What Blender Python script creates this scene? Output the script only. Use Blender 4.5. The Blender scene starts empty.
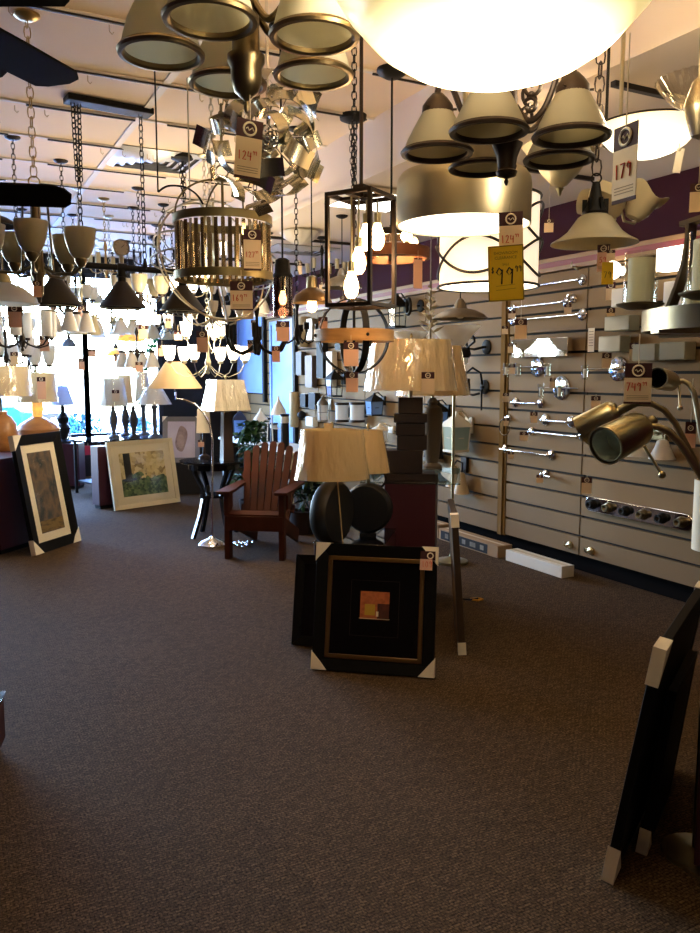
import bpy, math, random
from mathutils import Matrix, Vector, Euler
random.seed(7)
PI = math.pi
SC = bpy.context.scene
COL = SC.collection
# ------------------------------------------------------------------ camera
FPX, PITCH, YAW, EYE = 790.0, math.radians(6.7), math.radians(27.4), 1.5
_fh = Vector((math.sin(YAW), math.cos(YAW), 0)); RT = Vector((math.cos(YAW), -math.sin(YAW), 0))
FW = Vector((_fh.x*math.cos(PITCH), _fh.y*math.cos(PITCH), -math.sin(PITCH)))
UP = RT.cross(FW)
cam_d = bpy.data.cameras.new('camera'); cam = bpy.data.objects.new('camera', cam_d); COL.objects.link(cam)
cam_d.sensor_fit = 'VERTICAL'; cam_d.sensor_height = 36.0; cam_d.lens = 36.0*FPX/933.0
cam_d.clip_start = 0.02; cam_d.clip_end = 300
cam.location = (0, 0, EYE); cam.rotation_euler = (PI/2-PITCH, 0, -YAW)
SC.camera = cam
def _ray(px, py): return FW + RT*((px-350)/FPX) + UP*((466.5-py)/FPX)
def P(px, py, d): return Vector((0, 0, EYE)) + _ray(px, py)*d
def PX(px, py, X): r = _ray(px, py); return Vector((0, 0, EYE)) + r*(X/r.x)
def PY(px, py, Y): r = _ray(px, py); return Vector((0, 0, EYE)) + r*(Y/r.y)
def PZ(px, py, Z): r = _ray(px, py); return Vector((0, 0, EYE)) + r*((Z-EYE)/r.z)
def face(l): return -math.atan2(l[0], l[1])
Z1, Z2, XB, XW = 3.18, 2.80, 2.65, 4.20      # high ceiling, low ceiling, beam face, slat wall
def ceil_z(x): return Z1 if x < XB else Z2
# ------------------------------------------------------------------ materials
def lin(v): v /= 255.0; return v/12.92 if v <= .04045 else ((v+.055)/1.055)**2.4
def C(r, g, b): return (lin(r), lin(g), lin(b), 1)
MATS = {}
def mat(name, col, rough=.5, metal=0, emit=0, ecol=None, trans=0, coat=0, alpha=1, translucent=0, bump=None, var=None, spec=.5, ior=1.45, aniso=0):
    if name in MATS: return MATS[name]
    m = bpy.data.materials.new(name); m.use_nodes = True; nt = m.node_tree; N = nt.nodes; L = nt.links
    b = N['Principled BSDF']; b.inputs['Base Color'].default_value = col; b.inputs['Roughness'].default_value = rough
    b.inputs['Metallic'].default_value = metal; b.inputs['Transmission Weight'].default_value = trans
    b.inputs['IOR'].default_value = ior; b.inputs['Specular IOR Level'].default_value = spec
    b.inputs['Coat Weight'].default_value = coat; b.inputs['Coat Roughness'].default_value = .08; b.inputs['Alpha'].default_value = alpha
    if emit: b.inputs['Emission Color'].default_value = ecol or col; b.inputs['Emission Strength'].default_value = emit
    tc = N.new('ShaderNodeTexCoord')
    if var:   # (scale, colour2, lo, hi)
        n = N.new('ShaderNodeTexNoise'); n.inputs['Scale'].default_value = var[0]; n.inputs['Detail'].default_value = 5
        r = N.new('ShaderNodeValToRGB'); r.color_ramp.elements[0].position = var[2]; r.color_ramp.elements[1].position = var[3]
        r.color_ramp.elements[0].color = col; r.color_ramp.elements[1].color = var[1]
        mp = N.new('ShaderNodeMapping'); mp.inputs['Scale'].default_value = var[4] if len(var) > 4 else (1, 1, 1)
        L.new(tc.outputs['Object'], mp.inputs[0]); L.new(mp.outputs[0], n.inputs['Vector']); L.new(n.outputs[0], r.inputs[0]); L.new(r.outputs[0], b.inputs['Base Color'])
    if bump:  # (scale, strength, distance[, mapping scale])
        n = N.new('ShaderNodeTexNoise'); n.inputs['Scale'].default_value = bump[0]; n.inputs['Detail'].default_value = 3
        mp = N.new('ShaderNodeMapping'); mp.inputs['Scale'].default_value = bump[3] if len(bump) > 3 else (1, 1, 1)
        u = N.new('ShaderNodeBump'); u.inputs['Strength'].default_value = bump[1]; u.inputs['Distance'].default_value = bump[2]
        L.new(tc.outputs['Object'], mp.inputs[0]); L.new(mp.outputs[0], n.inputs['Vector']); L.new(n.outputs[0], u.inputs['Height'])
        L.new(u.outputs[0], b.inputs['Normal'])
        if coat: L.new(u.outputs[0], b.inputs['Coat Normal'])
    if translucent:
        t = N.new('ShaderNodeBsdfTranslucent'); t.inputs[0].default_value = col; x = N.new('ShaderNodeMixShader'); x.inputs[0].default_value = translucent
        L.new(b.outputs[0], x.inputs[1]); L.new(t.outputs[0], x.inputs[2]); L.new(x.outputs[0], N['Material Output'].inputs[0])
    MATS[name] = m; return m
def clear_glass(name, tint, rough=0.02, mixf=.12):
    m = bpy.data.materials.new(name); m.use_nodes = True; nt = m.node_tree; N = nt.nodes; L = nt.links
    N.remove(N['Principled BSDF']); t = N.new('ShaderNodeBsdfTransparent'); t.inputs[0].default_value = tint
    g = N.new('ShaderNodeBsdfGlossy'); g.inputs['Roughness'].default_value = rough
    fr = N.new('ShaderNodeFresnel'); fr.inputs[0].default_value = 1.5; mr = N.new('ShaderNodeMath'); mr.operation = 'MULTIPLY_ADD'; mr.inputs[1].default_value = .85; mr.inputs[2].default_value = mixf*.25
    x = N.new('ShaderNodeMixShader'); ge = N.new('ShaderNodeNewGeometry'); iv = N.new('ShaderNodeMath'); iv.operation = 'SUBTRACT'; iv.inputs[0].default_value = 1; L.new(ge.outputs['Backfacing'], iv.inputs[1]); ml = N.new('ShaderNodeMath'); ml.operation = 'MULTIPLY'; L.new(fr.outputs[0], mr.inputs[0]); L.new(mr.outputs[0], ml.inputs[0]); L.new(iv.outputs[0], ml.inputs[1]); L.new(ml.outputs[0], x.inputs[0]); L.new(t.outputs[0], x.inputs[1]); L.new(g.outputs[0], x.inputs[2]); L.new(x.outputs[0], N['Material Output'].inputs[0])
    MATS[name] = m; return m
# ------------------------------------------------------------------ mesh builder
class MB:
    def __init__(s): s.v = []; s.f = []; s.mi = []; s.k = 0; s.M = Matrix()
    def add(s, vs, fs):
        o = len(s.v); s.v += [s.M @ Vector(v) for v in vs]; s.f += [tuple(o+i for i in f) for f in fs]; s.mi += [s.k]*len(fs); return s
    def box(s, cx, cy, cz, sx, sy, sz, R=None):
        vs = []
        for dx in (-.5, .5):
            for dy in (-.5, .5):
                for dz in (-.5, .5):
                    v = Vector((dx*sx, dy*sy, dz*sz))
                    if R: v = R @ v
                    vs.append(v+Vector((cx, cy, cz)))
        return s.add(vs, [(0, 1, 3, 2), (4, 6, 7, 5), (0, 4, 5, 1), (2, 3, 7, 6), (0, 2, 6, 4), (1, 5, 7, 3)])
    def beam(s, a, b, w, h, up=(0, 0, 1)):
        a = Vector(a); b = Vector(b); x = (b-a); l = x.length; x.normalize(); y = Vector(up).cross(x)
        if y.length < 1e-4: y = Vector((0, 1, 0)).cross(x)
        y.normalize(); z = x.cross(y); R = Matrix((x, y, z)).transposed(); c = (a+b)/2
        return s.box(c.x, c.y, c.z, l, w, h, R)
    def lathe(s, prof, n=24, c=(0, 0, 0), sy=1, R=None, a0=0, a1=2*PI):
        full = abs(a1-a0-2*PI) < 1e-6; m = n if full else n+1; vs = []; c = Vector(c)
        for i in range(m):
            a = a0+(a1-a0)*i/n
            for r, z in prof:
                v = Vector((r*math.cos(a), r*math.sin(a)*sy, z))
                vs.append((R @ v if R else v)+c)
        k = len(prof); fs = []
        for i in range(n):
            j = (i+1) % m
            for q in range(k-1):
                A, B, D, E_ = i*k+q, j*k+q, j*k+q+1, i*k+q+1
                if prof[q][0] < 1e-6: fs.append((A, D, E_))
                elif prof[q+1][0] < 1e-6: fs.append((A, B, D))
                else: fs.append((A, B, D, E_))
        return s.add(vs, fs)
    def shell(s, prof, t=.003, n=24, c=(0, 0, 0), sy=1, R=None):     # open lathe with wall thickness (prof bottom -> top, outside)
        inner = [(max(r-t, .0005), z) for r, z in reversed(prof)]
        return s.lathe(prof+inner+[prof[0]], n, c, sy, R)
    def cyl(s, a, b, r, n=12, r2=None):
        a = Vector(a); b = Vector(b); q = (b-a); l = q.length; R = q.to_track_quat('Z', 'Y').to_matrix(); r2 = r if r2 is None else r2
        return s.lathe([(0, 0), (r, 0), (r2, l), (0, l)], n, a, 1, R)
    def tube(s, pts, r, n=8, closed=False):
        pts = [Vector(p) for p in pts]; k = len(pts); vs = []; up = None
        for i, p in enumerate(pts):
            t = (pts[(i+1) % k]-pts[i-1]) if closed else (pts[min(i+1, k-1)]-pts[max(i-1, 0)])
            t.normalize()
            if up is None: up = Vector((0, 0, 1)) if abs(t.z) < .9 else Vector((1, 0, 0))
            x = up.cross(t)
            if x.length < 1e-5: x = Vector((1, 0, 0)).cross(t)
            x.normalize(); up = t.cross(x); rr = r[i] if isinstance(r, (list, tuple)) else r
            for j in range(n):
                a = 2*PI*j/n; vs.append(p+x*(rr*math.cos(a))+up*(rr*math.sin(a)))
        fs = []
        for i in range(k if closed else k-1):
            o, q = i*n, ((i+1) % k)*n
            for j in range(n): fs.append((o+j, o+(j+1) % n, q+(j+1) % n, q+j))
        if not closed: fs += [tuple(range(n-1, -1, -1)), tuple((k-1)*n+j for j in range(n))]
        return s.add(vs, fs)
    def ring(s, c, R_, r, n=24, m=6, normal=(0, 0, 1), sx=1, sy=1):
        q = Vector(normal).to_track_quat('Z', 'Y').to_matrix(); c = Vector(c)
        return s.tube([c+q @ Vector((R_*sx*math.cos(2*PI*i/n), R_*sy*math.sin(2*PI*i/n), 0)) for i in range(n)], r, m, True)
    def ball(s, c, r, n=14, sz=1):
        k = max(5, n//2); return s.lathe([(r*math.sin(PI*i/k) if 0 < i < k else 0, -r*sz*math.cos(PI*i/k)) for i in range(k+1)], n, c)
    def band(s, c, R_, h, t=.004, n=32, sy=1, R=None):  # flat hoop
        return s.lathe([(R_, -h/2), (R_, h/2), (R_-t, h/2), (R_-t, -h/2), (R_, -h/2)], n, c, sy, R)
    def chain(s, a, b, L=.04, w=.012, r=.0022, n=10, m=4):
        a = Vector(a); b = Vector(b); d = b-a; l = d.length; k = max(1, int(l/(L*.78))); st = l/k; d.normalize(); Q = d.to_track_quat('Z', 'Y').to_matrix()
        for i in range(k):
            c = a+d*(st*(i+.5)); rot = Q @ Matrix.Rotation((i % 2)*PI/2+.3, 3, 'Z'); pts = []
            for j in range(n):
                t = 2*PI*j/n; pts.append(c+rot @ Vector((w*math.cos(t), 0, max(-1, min(1, 1.35*math.sin(t)))*(st*.6))))
            s.tube(pts, r, m, True)
        return s
    def prism(s, pts, y0, y1):   # outline in x,z extruded along y
        k = len(pts); vs = [(x, y0, z) for x, z in pts]+[(x, y1, z) for x, z in pts]
        fs = [tuple(range(k)), tuple(range(2*k-1, k-1, -1))]+[(i, k+i, k+(i+1) % k, (i+1) % k) for i in range(k)]
        return s.add(vs, fs)
    def build(s, name, mt, parent=None, bev=0, sharp=38, label=None, sub=0):
        me = bpy.data.meshes.new(name); me.from_pydata([tuple(v) for v in s.v], [], s.f); me.update()
        for m in (mt if isinstance(mt, (list, tuple)) else [mt]): me.materials.append(m)
        me.polygons.foreach_set('material_index', s.mi); me.polygons.foreach_set('use_smooth', [True]*len(s.f))
        import bmesh
        bm = bmesh.new(); bm.from_mesh(me); bmesh.ops.recalc_face_normals(bm, faces=bm.faces); bm.to_mesh(me); bm.free()
        me.set_sharp_from_angle(angle=math.radians(sharp))
        o = bpy.data.objects.new(name, me); COL.objects.link(o)
        if parent: o.parent = parent
        if bev:
            b = o.modifiers.new('bevel', 'BEVEL'); b.width = bev; b.segments = 2; b.limit_method = 'ANGLE'; b.angle_limit = math.radians(40)
        if label: o['label'] = label
        return o
def tag(o, label, cat, group=None, kind=None):
    if label: o['label'] = label
    if cat: o['category'] = cat
    if group: o['group'] = group
    if kind: o['kind'] = kind
    return o
def thing(name, label, cat, loc=(0, 0, 0), rz=None, group=None):
    o = bpy.data.objects.new(name, None); COL.objects.link(o); o.empty_display_size = .05
    o.location = loc; o.rotation_euler = (0, 0, face(loc) if rz is None else rz)
    return tag(o, label, cat, group)
def struct(name, mb, mt, bev=0): return tag(mb.build(name, mt, None, bev), None, None, None, 'structure')
def inst(o, parent, loc=(0, 0, 0), rot=(0, 0, 0)):
    c = o.copy(); COL.objects.link(c); c.parent = parent; c.location = loc; c.rotation_euler = rot; return c
def copy_tree(o, loc, rz, label, group=None):
    r = o.copy(); COL.objects.link(r); r.location = loc; r.rotation_euler = (0, 0, rz); r['label'] = label
    if group: r['group'] = group
    for ch in list(o.children):
        c = ch.copy(); COL.objects.link(c); c.parent = r
        for g in ch.children:
            d = g.copy(); COL.objects.link(d); d.parent = c
    return r
def hang(t, z, kind, mt, r=.004, can=(.06, .03), x=0, y=0, L=.04, name=None, canopy_mat=None):
    """a rod, chain or cord from local height z up to the ceiling, with its canopy"""
    bpy.context.view_layer.update()
    a = t.rotation_euler.z; wx = t.location.x+x*math.cos(a)-y*math.sin(a)
    top = ceil_z(wx)-t.location.z
    m = MB()
    if kind == 'chain': m.chain((x, y, z), (x, y, top-can[1]*.5), L, L*.28, r)
    else: m.cyl((x, y, z), (x, y, top-.002), r, 8)
    o = m.build(name or kind, mt, t)
    if can[0]:
        c = MB(); R_, h = can; c.lathe([(0, top-h), (R_*.45, top-h), (R_*.9, top-h*.55), (R_, top-h*.3), (R_, top-.001), (0, top-.001)], 20, (x, y, 0)); c.build('canopy', canopy_mat or mt, t)
    return o
def light(name, loc, power, col, size=.05, parent=None):
    d = bpy.data.lights.new(name, 'POINT'); d.energy = power; d.color = col; d.shadow_soft_size = size
    o = bpy.data.objects.new(name, d); COL.objects.link(o); o.location = loc
    if parent: o.parent = parent
    return o
# ------------------------------------------------------------------ handwriting
GLY = {'1': [[(.3, 1), (.35, 0)]], '2': [[(.05, .8), (.25, 1), (.5, .85), (.4, .5), (.05, .02), (.6, .05)]], '4': [[(.1, 1), (.02, .45), (.6, .5)], [(.5, .9), (.48, 0)]],
 '9': [[(.5, .8), (.25, 1), (.05, .75), (.25, .52), (.5, .75), (.52, .9), (.45, 0)]], '7': [[(.02, .95), (.55, 1), (.2, 0)]], '6': [[(.45, 1), (.12, .5), (.1, .15), (.3, 0), (.5, .2), (.35, .45), (.12, .3)]],
 '3': [[(.05, .9), (.3, 1), (.5, .8), (.2, .55), (.5, .3), (.3, 0), (.02, .12)]], '$': [[(.5, .8), (.2, .85), (.1, .65), (.45, .4), (.4, .15), (.05, .2)], [(.3, 1.05), (.25, 0)]],
 '5': [[(.5, 1), (.12, .95), (.1, .58), (.4, .6), (.5, .3), (.3, .02), (.02, .1)]], '8': [[(.3, .5), (.08, .75), (.3, 1), (.5, .78), (.3, .5), (.05, .22), (.3, 0), (.55, .25), (.3, .5)]], '0': [[(.3, 1), (.05, .6), (.1, .15), (.3, 0), (.5, .3), (.5, .75), (.3, 1)]]}
def scrawl(mb, txt, x0, z0, h, y, r):
    x = x0
    for ch in txt:
        hh = h
        for st in GLY.get(ch, []): mb.tube([(x+px*h*.75, y, z0+pz*hh) for px, pz in st], r, 4)
        x += h*.62
    return x
# ------------------------------------------------------------------ palette
WARM = (1, .72, .42, 1)
M_CEIL = mat('ceiling_paint', C(226, 205, 176), .9, bump=(60, .15, .004))
M_BEAM = mat('beam_paint', C(222, 208, 190), .9)
M_SLAT = mat('slat_laminate', C(130, 106, 74), .6, spec=.15, bump=(8, .05, .002, (1, .15, 4)))
M_GROOVE = mat('slat_groove', C(22, 16, 12), .8)
M_POST = mat('post_brown', C(118, 90, 50), .85, spec=.1)
M_PURPLE = mat('purple_paint', C(64, 27, 38), .85, spec=.2)
M_BLACK = mat('black_metal', C(22, 20, 19), .55, spec=.22)
M_BRONZE = mat('oil_bronze', C(44, 34, 28), .45, .5)
M_BLACKWALL = mat('black_wall', C(26, 23, 24), .8)
M_NICKEL = mat('brushed_nickel', C(190, 182, 156), .38, 1, bump=(40, .05, .001, (1, 1, 12)))
M_PEWTER = mat('aged_pewter', C(120, 108, 84), .34, 1)
M_BRASS = mat('antique_brass', C(186, 176, 140), .28, 1)
M_CHROME = mat('chrome', C(225, 228, 235), .08, 1)
M_GOLD = mat('gold_chain', C(176, 146, 92), .35, 1)
M_FROST = mat('frosted_glass', C(176, 172, 152), .45, translucent=.6, coat=.3)
M_FROSTG = mat('pebbled_glass', C(186, 174, 144), .5, translucent=.3, bump=(90, .2, .002))
M_CREAM = mat('cream_glass', C(202, 192, 162), .4, translucent=.45, coat=.4)
M_WHITEG = mat('white_glass', C(238, 234, 226), .35, translucent=.45, coat=.4)
M_LIT = mat('lit_glass', C(255, 240, 215), .4, emit=4.5, ecol=(1, .86, .66, 1))
M_LITSOFT = mat('lit_shade_fabric', C(255, 240, 210), .8, emit=.62, ecol=(1, .86, .64, 1))
M_BULB = mat('lit_bulb', C(255, 220, 160), .3, emit=16, ecol=(1, .6, .26, 1))
M_BULBW = mat('lit_white_bulb', C(255, 240, 215), .3, emit=12, ecol=(1, .84, .6, 1))
M_CLEAR = clear_glass('clear_glass', (.93, .95, .94, 1))
M_SMOKE = clear_glass('smoked_glass', (.55, .42, .38, 1))
M_PANE = clear_glass('window_glass', (.97, .98, 1, 1))
M_WRAP = mat('wrapped_shade', C(246, 230, 192), .75, coat=1, bump=(16, .9, .035, (1, 1, .3)), translucent=.28)
M_WRAPT = mat('wrapped_tan_shade', C(242, 214, 158), .75, coat=1, bump=(16, .9, .035, (1, 1, .3)), translucent=.28)
M_WRAPW = mat('wrapped_white_shade', C(226, 216, 194), .7, coat=1, bump=(16, .9, .035, (1, 1, .3)), translucent=.3)
M_LINEN = mat('linen_shade', C(226, 200, 158), .85, translucent=.35)
M_WHITE = mat('white_plastic', C(225, 215, 195), .6)
M_CARDW = mat('white_card', C(240, 230, 208), .8)
M_CARD = mat('tag_card', C(226, 204, 172), .8)
M_PINK = mat('tag_pink', C(222, 176, 152), .8)
M_MAROON = mat('tag_maroon', C(58, 20, 26), .7)
M_YELLOW = mat('sale_yellow', C(232, 190, 8), .6)
M_RED = mat('red_marker', C(196, 62, 44), .7)
M_INK = mat('black_marker', C(30, 26, 18), .7)
M_GREYINK = mat('grey_print', C(150, 130, 108), .8)
M_OLIVE = mat('olive_print', C(140, 112, 14), .8)
M_FROSTP = mat('frosted_glass_pale', C(216, 216, 204), .45, translucent=.7)
M_RIB = mat('ribbon_metal', C(200, 196, 178), .22, 1)
M_CANDLE = mat('candle_white', C(240, 235, 214), .6, translucent=.3)
M_STRING = mat('string', C(214, 200, 170), .9)
M_PED = mat('maroon_laminate', C(68, 25, 34), .5)
M_BLACKF = mat('black_frame', C(16, 15, 15), .5, spec=.15)
M_WOOD = mat('redwood', C(82, 40, 25), .7, var=(3, C(48, 23, 15), .3, .7, (1, 1, 1)), bump=(30, .2, .003), spec=.2)
M_OAK = mat('light_oak', C(192, 148, 92), .5, var=(6, C(156, 112, 62), .3, .7, (1, 1, 6)))
M_AMBERW = mat('amber_wood', C(196, 138, 76), .45, var=(5, C(160, 104, 52), .3, .7, (1, 1, 3)), coat=.3)
M_DARKW = mat('espresso_wood', C(46, 30, 24), .5, var=(8, C(30, 19, 15), .3, .7))
M_GLOSSBLK = mat('gloss_black', C(14, 14, 16), .12)
M_LEAF = mat('leaf_green', C(50, 92, 40), .6, var=(6, C(26, 56, 28), .3, .7))
M_GALV = mat('weathered_metal', C(150, 140, 124), .5, .7, var=(9, C(110, 100, 86), .3, .7))
# carpet
def carpet():
    m = bpy.data.materials.new('carpet'); m.use_nodes = True; nt = m.node_tree; N = nt.nodes; L = nt.links; b = N['Principled BSDF']
    tc = N.new('ShaderNodeTexCoord'); b.inputs['Roughness'].default_value = .95; b.inputs['Specular IOR Level'].default_value = .1
    br = N.new('ShaderNodeTexBrick'); br.inputs['Scale'].default_value = 22; br.inputs['Mortar Size'].default_value = .03; br.inputs['Mortar Smooth'].default_value = .6
    br.inputs['Color1'].default_value = C(106, 86, 62); br.inputs['Color2'].default_value = C(82, 66, 47); br.inputs['Mortar'].default_value = C(56, 45, 34)
    mp = N.new('ShaderNodeMapping'); mp.inputs['Rotation'].default_value = (0, 0, .0); L.new(tc.outputs['Object'], mp.inputs[0]); L.new(mp.outputs[0], br.inputs[0])
    n = N.new('ShaderNodeTexNoise'); n.inputs['Scale'].default_value = 130; n.inputs['Detail'].default_value = 4; L.new(tc.outputs['Object'], n.inputs['Vector'])
    n2 = N.new('ShaderNodeTexNoise'); n2.inputs['Scale'].default_value = 1.3; n2.inputs['Detail'].default_value = 3; L.new(tc.outputs['Object'], n2.inputs['Vector'])
    r = N.new('ShaderNodeValToRGB'); r.color_ramp.elements[0].position = .34; r.color_ramp.elements[1].position = .68; r.color_ramp.elements[0].color = (.28, .26, .25, 1); r.color_ramp.elements[1].color = (1.35, 1.3, 1.22, 1); L.new(n.outputs[0], r.inputs[0])
    r2 = N.new('ShaderNodeValToRGB'); r2.color_ramp.elements[0].color = (.8, .8, .8, 1); r2.color_ramp.elements[1].color = (1.1, 1.1, 1.1, 1); L.new(n2.outputs[0], r2.inputs[0])
    x = N.new('ShaderNodeMix'); x.data_type = 'RGBA'; x.blend_type = 'MULTIPLY'; x.inputs[0].default_value = 1; L.new(br.outputs[0], x.inputs[6]); L.new(r.outputs[0], x.inputs[7])
    y = N.new('ShaderNodeMix'); y.data_type = 'RGBA'; y.blend_type = 'MULTIPLY'; y.inputs[0].default_value = 1; L.new(x.outputs[2], y.inputs[6]); L.new(r2.outputs[0], y.inputs[7]); L.new(y.outputs[2], b.inputs['Base Color'])
    u = N.new('ShaderNodeBump'); u.inputs['Strength'].default_value = .6; u.inputs['Distance'].default_value = .006; L.new(n.outputs[0], u.inputs['Height']); L.new(u.outputs[0], b.inputs['Normal'])
    return m
M_CARPET = carpet()
# ------------------------------------------------------------------ the room
X0, X1, Y0, Y1 = -4.0, 4.40, -3.0, 12.0
struct('floor', MB().box((X0+X1)/2, (Y0+Y1)/2, -.05, X1-X0, Y1-Y0, .1), M_CARPET)
struct('ceiling', MB().box((X0+XB)/2, (Y0+Y1)/2, Z1+.05, XB-X0, Y1-Y0, .1), M_CEIL)
struct('trim_1', MB().box((XB+X1)/2, (Y0+Y1)/2, Z2+.24, X1-XB, Y1-Y0, .48), M_BEAM)          # dropped soffit on the right
m = MB(); m.box(XB-.012, (Y0+Y1)/2, Z2+.02, .024, Y1-Y0, .04); struct('trim_2', m, M_BEAM)
struct('wall_left', MB().box(X0-.05, (Y0+Y1)/2, 1.6, .1, Y1-Y0, 3.2), M_PURPLE)
struct('wall_back', MB().box((X0+X1)/2, Y0-.05, 1.6, X1-X0, .1, 3.2), M_PURPLE)
struct('wall_right', MB().box(X1-.02, (Y0+Y1)/2, 1.4, .08, Y1-Y0, 2.8), M_PURPLE)
# slat wall panels
SEAMS = [1.0, 1.95, 3.16, 4.37, 5.30, 6.52, 7.74, 8.96, 10.18, 11.4, 12.0]
pitch, zb, nsl = .152, .14, 14
for i in range(len(SEAMS)-1):
    a, b = SEAMS[i]+.007, SEAMS[i+1]-.007
    if i == 4: a += .05; 
    if i == 3: b -= .05
    m = MB(); m.k = 1; m.box(XW+.055, (a+b)/2, zb+pitch*nsl/2, .05, b-a, pitch*nsl); m.k = 0
    for k in range(nsl): m.box(XW+.016, (a+b)/2, zb+pitch*(k+.5), .032, b-a, pitch-.019)
    o = struct('wall_panel', m, [M_SLAT, M_GROOVE])
m = MB(); m.box(XW+.01, 5.30, 1.205, .06, .045, 2.13); m.box(XW+.02, 5.262, 1.205, .05, .022, 2.13); m.box(XW+.02, 5.338, 1.205, .05, .022, 2.13); struct('trim_3', m, M_POST)
m = MB(); m.box(XW+.08, 6.5, 2.285, .2, 11, .03); struct('trim_4', m, mat('trim_tan', C(150, 112, 68), .5))
m = MB(); m.box(XW+.075, 6.5, 2.32, .19, 11, .04); struct('trim_5', m, mat('trim_rose', C(128, 46, 48), .5))
m = MB(); m.box(XW+.075, 6.5, 2.355, .2, 11, .03); struct('trim_6', m, mat('trim_tan', C(150, 112, 68), .5))
struct('baseboard_right', MB().box(XW+.13, 6.5, .07, .06, 11, .14), mat('kick_black', C(20, 16, 13), .9, spec=.05))
# window wall
WX0, WX1, WZ0, WZ1 = X0, 3.02, .57, 2.93
m = MB(); m.box((X0+X1)/2, Y1+.06, WZ0/2, X1-X0, .12, WZ0); m.box((X0+X1)/2, Y1+.06, (WZ1+Z1)/2, X1-X0, .12, Z1-WZ1); m.box((WX1+X1)/2, Y1+.06, (WZ0+WZ1)/2, X1-WX1, .12, WZ1-WZ0)
struct('wall_far', m, M_BLACKWALL)
M_MULL = mat('mullion', C(34, 40, 52), .4, .3)
xs = [X0+.03, -2.6, -1.1, .4, 1.92, WX1-.03]
for i in range(5):
    m = MB(); a, b = xs[i], xs[i+1]
    for xx in (a, b): m.box(xx, Y1+.05, (WZ0+WZ1)/2, .07, .1, WZ1-WZ0)
    for zz in (WZ0+.03, WZ1-.03): m.box((a+b)/2, Y1+.05, zz, b-a, .1, .06)
    w = struct('window_%d' % (i+1), m, M_MULL)
    g = MB().box((a+b)/2, Y1+.05, (WZ0+WZ1)/2, b-a-.07, .012, WZ1-WZ0-.12).build('pane', M_PANE, w)
struct('trim_7', MB().box((X0+WX1)/2, Y1-.05, WZ0-.015, WX1-X0, .16, .03), mat('sill', C(120, 130, 150), .4))
# ceiling grid and hanging tracks
M_TBAR = mat('ceiling_tbar', C(214, 206, 196), .6); M_TRACK = mat('hang_track', C(44, 38, 36), .5, .3)
n = 8
for k in range(-3, 12):
    y = 4.06+.72*k
    if y < .5: continue
    m = MB(); m.k = 0; m.box((X0+XB)/2, y, Z1-.006, XB-X0, .03, .012); m.k = 1
    x = -2.6+random.random()*.3
    while x < XB-.3:
        l = random.uniform(.6, 1.5); l = min(l, XB-.05-x); m.box(x+l/2, y, Z1-.014, l, .012, .016); x += l+random.uniform(.06, .4)
    m.k = 2
    for q in range(6):
        hx = random.uniform(-.6, 2.5); m.tube([(hx, y, Z1-.03), (hx, y, Z1-.06), (hx+.012, y, Z1-.072), (hx+.02, y, Z1-.06)], .0025, 5)
    struct('trim_%d' % n, m, [M_TBAR, M_TRACK, M_GOLD]); n += 1
for x in (-1.2, 1.27):
    struct('trim_%d' % n, MB().box(x, (Y0+Y1)/2, Z1-.004, .045, Y1-Y0, .014), M_TBAR); n += 1
for y in (2.75, 4.1, 5.6, 7.2, 8.8):
    m = MB(); m.box(3.35, y, Z2-.012, 1.2, .03, .024); struct('trim_%d' % n, m, M_TRACK); n += 1
# air vents
def vent(label, x, y, z, sx, sy):
    t = thing('ceiling_vent', label, 'vent', (x, y, z-.03), 0, None); a = MB(); b = MB()
    for k in range(5):
        q = .5-k*.095; w0, w1 = q, q-.075
        vs = [(sx*x, sy*y, zz) for (w_, zz) in ((w0, .024), (w1, .0), (w1, .003), (w0, .027)) for (x, y) in ((-w_, -w_), (w_, -w_), (w_, w_), (-w_, w_))]
        a.add(vs, [(4*r+i, 4*r+(i+1) % 4, 4*((r+1) % 4)+(i+1) % 4, 4*((r+1) % 4)+i) for r in range(4) for i in range(4)])
    a.build('louvre', mat('vent_white', C(214, 216, 222), .3, .35), t)
    MB().box(0, 0, .026, sx, sy, .006).build('back_plate', mat('vent_dark', C(90, 84, 78), .8), t)
vent('square white metal louvred air vent in the high ceiling', 1.62, 6.45, Z1, .66, .60)
vent('louvred air vent in the low ceiling behind the tracks', 3.45, 7.8, Z2, .7, .5)
# ------------------------------------------------------------------ outside
struct('pavement', MB().box(0, 22, -.12, 60, 19.6, .1), mat('concrete', C(190, 195, 205), .9, var=(2, C(170, 176, 186), .3, .7)))
def car():
    t = thing('car', 'blue car parked outside the shop window', 'car', (.1, 15.5, 0), 0)
    side = [(-2.1, .3), (2.1, .3), (2.15, .62), (2.0, .78), (1.15, .9), (.55, 1.36), (-.9, 1.4), (-1.6, .98), (-2.1, .9), (-2.18, .6)]
    MB().prism(side, -.85, .85).build('body', mat('car_blue', C(40, 110, 190), .2, coat=1), t, .05)
    g = MB(); g.prism([(1.02, .92), (.5, 1.3), (-.85, 1.33), (-1.4, .98)], -.87, .87); g.build('window', mat('car_glass', C(110, 190, 225), .08), t, .01)
    for x in (-1.3, 1.35):
        for y in (-.8, .8): MB().cyl((x, y-.09, .32), (x, y+.09, .32), .32, 24).build('wheel', M_BLACK, t, .02)
car()
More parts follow.
